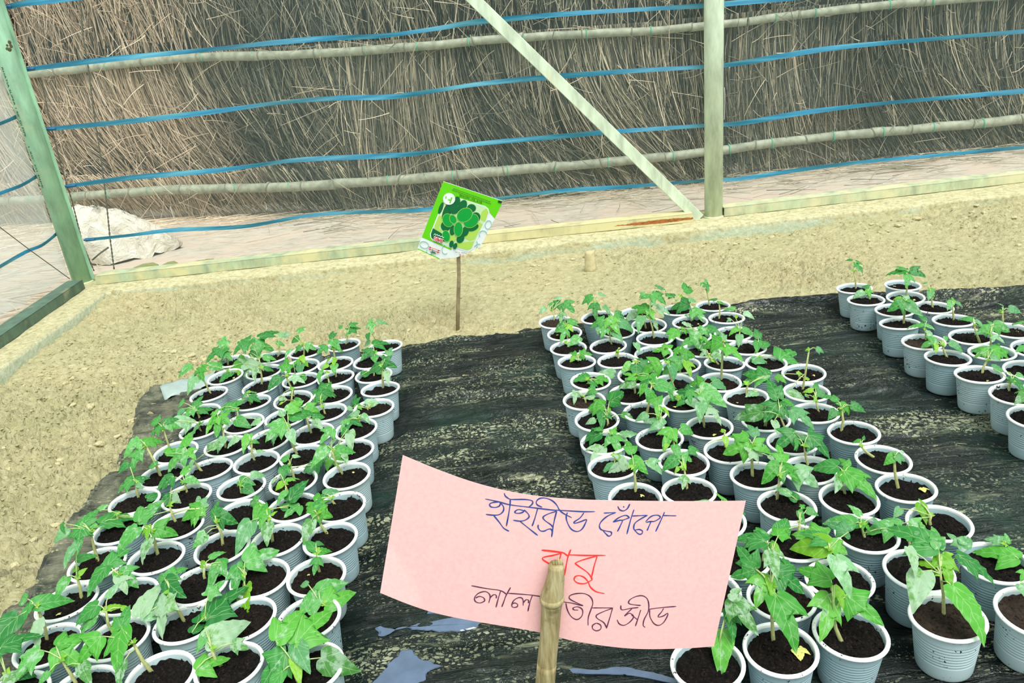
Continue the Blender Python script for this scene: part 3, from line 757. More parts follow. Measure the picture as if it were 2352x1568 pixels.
# ------------------------------------------------------------------ nets, straps, ropes
NY = 2.645
def net_panel(name, f, nu, nv, mat, label):
    V = []; F = []
    for i in range(nu + 1):
        for j in range(nv + 1): V.append(f(i / nu, j / nv))
    m = nv + 1
    for i in range(nu):
        for j in range(nv): F.append((i * m + j, (i + 1) * m + j, (i + 1) * m + j + 1, i * m + j + 1))
    mb = MB(); mb.add(V, F); o = mb.build(name, mat); tag(o, label, 'net'); return o
net_panel('insect_net', lambda u, v: (-1.44 + 4.1 * u, NY + .012 * math.sin(u * 21 + v * 2), KZ + .034 + 1.5 * v), 60, 12, M['net'], 'fine greyish insect net stretched between the pipes at the back')
net_panel('insect_net', lambda u, v: (-1.512 + .004 * math.sin(u * 9) + .02 * u, 2.62 - 1.6 * u, KZ + .034 + 1.5 * v), 30, 12, M['netl'], 'hazy whitish insect net on the left side wall')
def strap(pts_px, plane, w, label, val, knot=True, th=.0009):
    P = [(at_y(x, y, val) if plane == 'y' else at_x(x, y, val)) for x, y in pts_px]
    # smooth resample
    Q = []
    for i in range(len(P) - 1):
        p0 = P[max(i - 1, 0)]; p1 = P[i]; p2 = P[i + 1]; p3 = P[min(i + 2, len(P) - 1)]
        for t in np.linspace(0, 1, 9)[:-1]:
            Q.append(.5 * ((2 * p1) + (-p0 + p2) * t + (2 * p0 - 5 * p1 + 4 * p2 - p3) * t * t + (-p0 + 3 * p1 - 3 * p2 + p3) * t ** 3))
    Q.append(P[-1]); o0 = Q[0].copy(); root = empty('strap', o0); tag(root, label, 'strap', 'blue plastic straps holding the net')
    root.name = 'blue_strap'
    mb = MB(); V = []; F = []
    n = len(Q)
    for i, q in enumerate(Q):
        up = np.array([0, 0, 1.0]); out = np.array([0, -1.0, 0]) if plane == 'y' else np.array([1.0, 0, 0])
        tw = 1 - .25 * (.5 + .5 * math.sin(i * .23 + w * 900))
        for (a, b) in ((1, 1), (1, -1), (-1, -1), (-1, 1)):
            V.append(q - o0 + up * a * w / 2 * tw + out * b * th + out * a * .002 * math.sin(i * .31))
    for i in range(n - 1):
        for k in range(4): k2 = (k + 1) % 4; F.append((i * 4 + k, i * 4 + k2, (i + 1) * 4 + k2, (i + 1) * 4 + k))
    F.append((0, 1, 2, 3)); F.append(tuple((n - 1) * 4 + k for k in (3, 2, 1, 0)))
    mb.add(V, F); mb.build('webbing', M['strap'], root, smooth=False)
    if knot:
        mb = MB(); d = (Q[2] - Q[0]); d /= np.linalg.norm(d)
        mb.tube([d * -.004, d * .004, d * .014, d * .026, d * .034], [w * .42, w * .62, w * .5, w * .62, w * .45], 10, sq=.5)
        tag(mb.build('knot', plain('knot_blue', (34, 96, 140), .5, .2, 200, .2), root), 'dark blue knot at the corner pipe')
straps = [
 ([(3, 20), (55, 8), (120, 2), (200, -6)], 'topmost blue strap stub at the upper left corner'),
 ([(56, 160), (200, 142), (330, 128), (500, 112), (620, 99), (750, 88), (880, 82), (1000, 66), (1100, 50), (1300, 32), (1500, 20), (1620, 13), (1700, 6), (1850, -6)], 'uppermost full-length blue strap, running beside the upper bamboo pole'),
 ([(105, 297), (300, 278), (500, 255), (640, 236), (780, 225), (900, 222), (1000, 208), (1100, 193), (1250, 178), (1450, 163), (1620, 153), (1700, 145), (1900, 112), (2100, 93), (2352, 72)], 'second full-length blue strap from the top, crossing mid thatch'),
 ([(152, 428), (300, 408), (500, 391), (600, 378), (700, 366), (900, 357), (1000, 347), (1100, 330), (1300, 312), (1400, 303), (1620, 288), (1700, 283), (1850, 258), (2000, 240), (2200, 222), (2352, 209)], 'third full-length blue strap from the top, above the lower bamboo pole'),
 ([(196, 551), (300, 540), (400, 528), (560, 520), (700, 496), (800, 488), (930, 484), (1000, 478), (1150, 455), (1300, 437), (1450, 428), (1620, 414), (1700, 410), (1850, 388), (2000, 370), (2200, 352), (2352, 338)], 'lowest full-length blue strap, just above the soil strip')]
for i, (pts, lab) in enumerate(straps): strap(pts, 'y', .0165 if i < 4 else .014, lab, 2.6375)
for pts, lab in (([(133, 534), (98, 562), (60, 578), (0, 612), (-80, 660)], 'short lowest blue strap on the left side net'),
                 ([(88, 402), (50, 425), (0, 444), (-90, 480)], 'short middle blue strap on the left side net'),
                 ([(42, 266), (0, 284), (-70, 310)], 'short upper blue strap on the left side net, beside the pipe lettering')):
    strap(pts, 'x', .012, lab, -1.503, knot=False)
def rope(px, Y, r, label, plane='y'):
    P = [at_y(x, y, Y) if plane == 'y' else at_x(x, y, Y) for x, y in px]; o0 = P[0]
    mb = MB(); Q = []
    for i in range(len(P) - 1):
        n = max(4, int(np.linalg.norm(P[i + 1] - P[i]) / .004))
        for t in range(n): Q.append(P[i] + (P[i + 1] - P[i]) * t / n)
    Q.append(P[-1])
    if r > .0015:
        for ph in (0, math.pi):
            mb.tube([q - o0 + r * .55 * np.array([math.cos(i * .9 + ph), math.sin(i * .9 + ph), 0]) for i, q in enumerate(Q)], r * .62, 5)
    else: mb.tube([q - o0 for q in Q[::6] + [Q[-1]]], r, 6)
    o = mb.build('rope', M['rope']); o.location = o0; tag(o, label, 'rope'); return o
rope([(183, -20), (190, 80), (202, 150), (216, 260), (234, 380), (243, 450), (252, 540), (262, 618)], 2.70, .0026, 'dark twisted rope hanging down the left end of the thatch, crossing the bag')
rope([(96, 190), (118, 290), (140, 380), (165, 460), (190, 560), (216, 622)], 2.69, .0022, 'thin dark rope hanging close to the right of the corner pipe')
rope([(1758, -10), (1722, 12), (1712, 90), (1700, 200), (1672, 290)], 2.68, .0024, 'pale twisted rope hanging just right of the tall pipe')
rope([(-60, 470), (0, 522), (70, 575), (160, 640)], -1.498, .0014, 'thin taut cord slanting down across the left side net to the pipe foot', 'x')
# twig leaning at the foot of the corner pipe
mb = MB(); p0 = at_y(212, 597, 2.735); p1 = at_y(249, 568, 2.735); mb.tube([(0, 0, 0), (p1 - p0) * .5 + [0, 0, .002], p1 - p0], [.003, .0028, .0034], 7)
o = mb.build('twig', M['rope']); o.location = p0; tag(o, 'short dark twig poking up right of the corner pipe foot', 'twig')
for px_, r_, nm, lab in (((1358, 630), (.026, .016, .03), 'dead_leaf_curl', 'dry beige leaf curl standing on the soil behind the middle bed'),):
    p = at_z(*px_, .0); mb = MB()
    for k in range(2):
        V = []; F = []
        for i in range(7):
            for j in range(5):
                u = i / 6; v = j / 4 - .5; V.append((.034 * v * (1 - .3 * u) + .006 * k, -.012 * math.cos(v * 3) + .004 * k, .07 * u))
        for i in range(6):
            for j in range(4): F.append((i * 5 + j, i * 5 + j + 1, (i + 1) * 5 + j + 1, (i + 1) * 5 + j))
        mb.add(V, F)
    o = mb.build(nm, plain('dry_leaf', (206, 194, 152), .9, .2, 60, .5)); o.location = (p[0], p[1] + .03, floor_z(p[0], p[1] + .03) - .004)
    s = o.modifiers.new('thick', 'SOLIDIFY'); s.thickness = .0008; tag(o, lab, 'dry leaf')

# ------------------------------------------------------------------ black film under the cups
NXF, NYF = 600, 340
U_, V_ = np.meshgrid(np.linspace(0, 1, NXF), np.linspace(0, 1, NYF))
XR = 2.30; Y0 = .10
yy = Y0 + V_ * (1.83 - Y0)
x0 = film_x0(yy) + .004 * vnoise(yy * 30, yy * 0, 50) + .012 * vnoise(yy * 7, yy * 0, 51)
XF = x0 + U_ * (XR - x0)
YF = Y0 + V_ * (film_y1(XF) + .003 * vnoise(XF * 40, XF * 0, 52) + .010 * vnoise(XF * 8, XF * 0, 53) - Y0)
D2 = np.full(XF.shape, 9.0)
for q in CP: D2 = np.minimum(D2, (XF - q[0]) ** 2 + (YF - q[1]) ** 2)
DD = np.sqrt(D2); free = np.clip((DD - .034) / .03, 0, 1)
th = math.radians(-8); XW = XF * math.cos(th) + YF * math.sin(th); YW = -XF * math.sin(th) + YF * math.cos(th)
wx = XW + .06 * vnoise(XW * 4, YW * 6, 70); wy = YW + .045 * vnoise(XW * 3.2, YW * 5, 71)
wr = fbm(wx * 3.2, wy * 26, 4, 72, True) ** 2 * np.sign(fbm(wx * 3.2, wy * 26, 4, 72, True))
wr2 = fbm(wx * 9, wy * 60, 3, 74, True)
amp = np.clip(.55 + fbm(XF * 2.5, YF * 3, 2, 75), .2, 1.2)
h = amp * (wr * .020 + wr2 * .0050 + .020 * np.clip(fbm(wx * 1.3 + 4, wy * 9, 3, 78, True) - .25, 0, 1)) + .004 * vnoise(XF * 5, YF * 9, 76)
h = .0062 + np.clip(h, -.0052, .018)
ZF = free * h + (1 - free) * .0022 + .0
roll = np.clip((XF - .35) / .25, 0, 1) * (.030 * np.exp(-((film_y1(XF) - YF - .022) / .011) ** 2) + .014 * np.exp(-((film_y1(XF) - YF - .062) / .010) ** 2))
ZF = ZF + roll * free
edge = np.minimum(np.minimum(U_, 1 - U_) * 300, (1 - V_) * 200); ZF = np.where(edge < 1, ZF * .6, ZF)
film = link('plastic_mulch_sheet', grid_mesh('plastic_mulch_sheet', XF, YF, ZF, M['film']))
tag(film, 'wrinkled wet black plastic sheet spread on the soil under all the cups', 'plastic sheet')
# grey folded-back flap at the far left corner
fl = [at_z(x, y, .012) for x, y in ((366, 886), (440, 868), (505, 848), (486, 880), (432, 906), (378, 918))]
mb = MB(); V = []; n = 14
A0, A1, B0, B1 = fl[0], fl[2], fl[5], fl[3]
for i in range(n + 1):
    for j in range(7):
        u = i / n; v = j / 6; p = (A0 * (1 - u) + A1 * u) * (1 - v) + (B0 * (1 - u) + B1 * u) * v
        p = p.copy(); p[2] = .011 + .009 * math.sin(math.pi * v) + .003 * math.sin(u * 7) + .002 * math.sin(u * 19 + v * 5); V.append(p)
F = [(i * 7 + j, i * 7 + j + 1, (i + 1) * 7 + j + 1, (i + 1) * 7 + j) for i in range(n) for j in range(6)]
mb.add(V, F); o = mb.build('folded_flap', plain('silver_film_side', (160, 176, 172), .45, .12, 30, .3), film); tag(o, 'light grey folded-back corner flap')
s = o.modifiers.new('thick', 'SOLIDIFY'); s.thickness = .0006
# puddles lying in the folds
def puddle(pts, label, seed, holes=0):
    P = [at_z(x, y, .012)[:2] for x, y in pts]; c = np.mean(P, 0); Q = []
    for i in range(len(P)):
        p0, a_, b_, p3 = P[i - 1], P[i], P[(i + 1) % len(P)], P[(i + 2) % len(P)]
        for t in np.linspace(0, 1, 11)[:-1]:
            q = .5 * ((2 * a_) + (-p0 + b_) * t + (2 * p0 - 5 * a_ + 4 * b_ - p3) * t * t + (-p0 + 3 * a_ - 3 * b_ + p3) * t ** 3); nrm = q - c; nrm = nrm / (np.linalg.norm(nrm) + 1e-9)
            Q.append(q + nrm * .0035 * float(vnoise(np.array(q[0] * 160), np.array(q[1] * 160), seed)))
    mb = MB(); n = len(Q)
    V = [(q[0] - c[0], q[1] - c[1], 0) for q in Q] + [((q[0] - c[0]) * .94, (q[1] - c[1]) * .94, .0012) for q in Q]
    mb.add(V, [(i, (i + 1) % n, n + (i + 1) % n, n + i) for i in range(n)])
    mb.f.append(tuple(range(n, 2 * n))); mb.m.append(0)
    mb.f.append(tuple(range(n))[::-1]); mb.m.append(0)
    o = mb.build('puddle', M['water'], smooth=False); o.location = (c[0], c[1], .0125); tag(o, label, 'puddle')
    return o
t = NT('sky_tinted_water'); o_ = t.obj(); nz = t.noise(o_, 30, 3)
t.base(t.ramp(nz, [(.3, (70, 90, 116)), (.7, (92, 112, 142))])); t.set(rough=.06, spec=.9); t.bump(t.noise(o_, 60, 2), .05, .002); M['water'] = t.mat  # reflected sky painted into the water as a bluish base colour
puddle([(868, 1440), (905, 1448), (960, 1432), (990, 1400), (1030, 1398), (1092, 1408), (1098, 1436), (1060, 1450), (985, 1450), (920, 1442), (880, 1462)], 'blue-grey puddle under the lower left edge of the pink card', 1)
puddle([(870, 1552), (895, 1520), (930, 1492), (955, 1500), (975, 1515), (1010, 1530), (985, 1545), (975, 1590), (900, 1600), (850, 1590)], 'largest blue-grey puddle at the bottom edge, left of the bamboo stick', 2)
puddle([(1310, 1536), (1370, 1540), (1430, 1532), (1500, 1545), (1560, 1562), (1545, 1570), (1470, 1556), (1400, 1550), (1330, 1548)], 'narrow puddle streak at the bottom edge, right of the bamboo stick', 3)
# ------------------------------------------------------------------ cup, potting soil
def cup_mesh(seed):
    H, R = CUP_H, RIM_R
    prof = [(0, .0030), (.0262, .0030), (.0272, .0016), (.0282, 0), (.0292, .0010), (.0299, .0035)]
    def wall(z): return .0300 + (.0362 - .0300) * ((z - .004) / (.0625 - .004))
    prof += [(wall(.010), .010), (wall(.0195), .0195)]
    z = .0205
    for k in range(8):
        prof += [(wall(z) - .0000, z), (wall(z + .0011) - .0009, z + .0011), (wall(z + .0022), z + .0022), (wall(z + .0036), z + .0036)]; z += .0040
    prof += [(wall(.0535), .0535), (wall(.0590), .0590), (.0368, .0618), (.0376, .0632)]
    cz, cr, rr = H - .0024, .0378, .0024
    for a in (-60, -25, 10, 45, 75, 100, 135, 170, 205): prof.append((cr + rr * math.cos(math.radians(a)), cz + rr * math.sin(math.radians(a))))
    prof += [(.0350, .0620), (.0344, .0560), (.0338, .0500)]
    n = 44; V = []; F = []; m = len(prof)
    rg = np.random.default_rng(seed); ov = rg.uniform(-.012, .012)
    for r, z in prof:
        for k in range(n):
            a = 2 * math.pi * k / n; rr_ = r * (1 + ov * math.cos(2 * a) * (z / H))
            V.append((rr_ * math.cos(a), rr_ * math.sin(a), z))
    for i in range(m - 1):
        for k in range(n):
            k2 = (k + 1) % n; F.append((i * n + k, i * n + k2, (i + 1) * n + k2, (i + 1) * n + k))
    mb = MB(); mb.add(V, F); me = mb.mesh('cup', M['cup'])
    return me
def peat_mesh(seed):
    nr, na = 22, 46; V = [(0, 0, 0)]; F = []; rg = np.random.default_rng(seed)
    hz = rg.uniform(.0555, .0595)
    pts = []
    for i in range(1, nr + 1):
        for k in range(na):
            r = .0352 * i / nr; a = 2 * math.pi * (k + .5 * (i % 2)) / na; pts.append((r * math.cos(a), r * math.sin(a), i))
    pts = np.array([(0, 0, 0)] + pts); x, y = pts[:, 0], pts[:, 1]
    z = hz + .0022 * fbm(x * 60 + seed, y * 60, 2, seed) + .0042 * np.abs(vnoise(x * 330 + seed, y * 330, seed + 1)) + .0016 * fbm(x * 500, y * 500, 2, seed + 2) - .001 - .0006 * (pts[:, 2] / nr) ** 6
    z = z + np.where(pts[:, 2] >= nr - 1, rg.uniform(-.001, .0015, len(z)), 0)
    V = np.stack([x, y, z], 1)
    for k in range(na): F.append((0, 1 + k, 1 + (k + 1) % na))
    for i in range(nr - 1):
        for k in range(na):
            a = 1 + i * na + k; b = 1 + i * na + (k + 1) % na; F.append((a, a + na, b + na, b))
    mb = MB(); mb.add(V, F)
    for c in range(150):   # crumbs
        r = .033 * math.sqrt(rg.random()); a = rg.uniform(0, 6.28); s = rg.uniform(.0007, .0019); cx, cy = r * math.cos(a), r * math.sin(a)
        q = rg.normal(1, .25, 6)
        P = [(cx + s * q[0], cy, hz + s * .8), (cx, cy + s * q[1], hz + s * .6), (cx - s * q[2], cy, hz + s * .8), (cx, cy - s * q[3], hz + s * .6), (cx, cy, hz + s * 1.9 * q[4]), (cx, cy, hz - s)]
        mb.add(P, [(0, 1, 4), (1, 2, 4), (2, 3, 4), (3, 0, 4)])
    return mb.mesh('potting_soil', M['peat'])
CUPM = [cup_mesh(i) for i in range(4)]; PEATM = [peat_mesh(100 + i) for i in range(5)]
PEATW = peat_mesh(131); PEATW.materials.clear(); PEATW.materials.append(M['warm'])

# ------------------------------------------------------------------ leaves: unit length from stalk joint (0,0) to tip (0,1)
def spline(P, n):
    P = [np.array(p, float) for p in P]; out = []
    for i in range(len(P) - 1):
        p0 = P[max(i - 1, 0)]; p1 = P[i]; p2 = P[i + 1]; p3 = P[min(i + 2, len(P) - 1)]
        for t in np.linspace(0, 1, n + 1)[:-1]:
            out.append(.5 * ((2 * p1) + (-p0 + p2) * t + (2 * p0 - 5 * p1 + 4 * p2 - p3) * t * t + (-p0 + 3 * p1 - 3 * p2 + p3) * t ** 3))
    out.append(P[-1]); return out
S_LOBE = [(0, 0), (.11, -.07), (.25, -.05), (.37, .06), (.43, .22), (.47, .36), (.55, .56), (.40, .49), (.29, .45), (.25, .53), (.22, .68), (.12, .86), (0, 1)]
S_DEEP = [(0, 0), (.09, -.05), (.24, -.03), (.40, .08), (.52, .24), (.66, .46), (.44, .40), (.26, .33), (.21, .42), (.23, .58), (.20, .74), (.10, .90), (0, 1)]
S_SIMP = [(0, 0), (.11, -.07), (.25, -.06), (.36, .05), (.40, .20), (.37, .36), (.31, .50), (.24, .64), (.16, .78), (.07, .92), (0, 1)]
S_NARR = [(0, 0), (.08, -.04), (.19, -.02), (.27, .09), (.30, .24), (.28, .40), (.23, .56), (.17, .70), (.10, .84), (.04, .95), (0, 1)]
S_STAR = [(0, 0), (.10, -.09), (.28, -.16), (.42, -.10), (.36, .04), (.42, .16), (.62, .38), (.42, .36), (.25, .34), (.20, .44), (.22, .60), (.15, .80), (0, 1)]
def leaf_mesh(right, left, seed, droop=.22, fold=.16, mat=None):
    rg = np.random.default_rng(seed); V = []; F = []; UV = []
    def side(sh, sgn):
        return [np.array([q[0] * sgn, q[1]]) for q in spline(sh, 2)]
    R_, L_ = side(right, 1), side(left, -1); nacross = 3
    def zf(x, y):
        return -droop * max(y, 0) ** 2 * .9 + .06 * math.sin(min(max(y, 0), 1) * math.pi) + fold * abs(x) - .45 * x * x + .018 * math.sin(x * 21 + y * 17 + seed) + .012 * math.sin(y * 30 + seed)
    idx = {}
    def vert(x, y):
        V.append((x, y, zf(x, y))); UV.append((x + .5, y)); return len(V) - 1
    n = max(len(R_), len(L_))
    for S in (R_, L_):
        m = len(S); rows = []
        for i, q in enumerate(S):
            t = i / (m - 1); my = t ** 1.15 * (1.0)
            mid = np.array([0, my]); row = [vert(*(mid * (1 - j / nacross) + q * (j / nacross))) for j in range(nacross + 1)]
            rows.append(row)
        for i in range(m - 1):
            for j in range(nacross):
                f = (rows[i][j], rows[i][j + 1], rows[i + 1][j + 1], rows[i + 1][j]); F.append(f if S is R_ else f[::-1])
    mb = MB(); mb.add(V, F); me = mb.mesh('leaf', mat)
    uvl = me.uv_layers.new(name='UVMap')
    lv = np.zeros(len(me.loops), np.int32); me.loops.foreach_get('vertex_index', lv)
    uvl.data.foreach_set('uv', np.array(UV, np.float32)[lv].ravel())
    import bmesh
    bm = bmesh.new(); bm.from_mesh(me); bmesh.ops.remove_doubles(bm, verts=bm.verts, dist=1e-5); bm.to_mesh(me); bm.free()
    for p in me.polygons: p.use_smooth = True
    return me
LM = {
 'l': [leaf_mesh(a, b, i, d, f, M['leaf']) for i, (a, b, d, f) in enumerate([(S_LOBE, S_LOBE, .22, .14), (S_DEEP, S_LOBE, .30, .18), (S_LOBE, S_SIMP, .18, .12), (S_SIMP, S_DEEP, .28, .2), (S_DEEP, S_DEEP, .2, .16), (S_STAR, S_STAR, .25, .1)])],
 's': [leaf_mesh(a, b, 20 + i, d, f, M['leaf']) for i, (a, b, d, f) in enumerate([(S_SIMP, S_SIMP, .25, .14), (S_NARR, S_SIMP, .3, .2), (S_SIMP, S_SIMP, .1, .22)])]}
def recol(mesh, mat): m = mesh.copy(); m.materials.clear(); m.materials.append(mat); return m
LM['L'] = [recol(m, M['leafl']) for m in LM['l']]; LM['S'] = [recol(m, M['leafl']) for m in LM['s']]
LM['p'] = [recol(m, M['leafp']) for m in LM['s']]; LM['P'] = [recol(m, M['leafp']) for m in LM['l']]
LM['d'] = [recol(m, M['leafs']) for m in LM['s']]; LM['y'] = [recol(m, M['leafy']) for m in LM['l'][:4] + LM['s'][:1]]
LM['x'] = [recol(m, M['leafs']) for m in LM['l']]; LM['z'] = [recol(m, M['leafy']) for m in LM['s']]
dead_me = recol(leaf_mesh(S_SIMP, S_LOBE, 55, .1, .05, M['dead']), M['dead'])
LTYPES = {}

def orient(base, tip, kind, roll=0.0, up=None, wid=None):
    """matrix placing a unit leaf from base to tip, blade facing up and outward"""
    v = tip - base; L = np.linalg.norm(v); y = v / L
    nrm = np.array([0, 0, 1.0]) * .75 - FW * .65 if up is None else up
    z = nrm - y * (nrm @ y); z /= np.linalg.norm(z); x = np.cross(y, z)
    c, s = math.cos(roll), math.sin(roll); x, z = x * c + z * s, z * c - x * s
    wd = L if wid is None else wid
    return Matrix(((x[0] * wd, y[0] * L, z[0] * L, base[0]), (x[1] * wd, y[1] * L, z[1] * L, base[1]), (x[2] * wd, y[2] * L, z[2] * L, base[2]), (0, 0, 0, 1)))

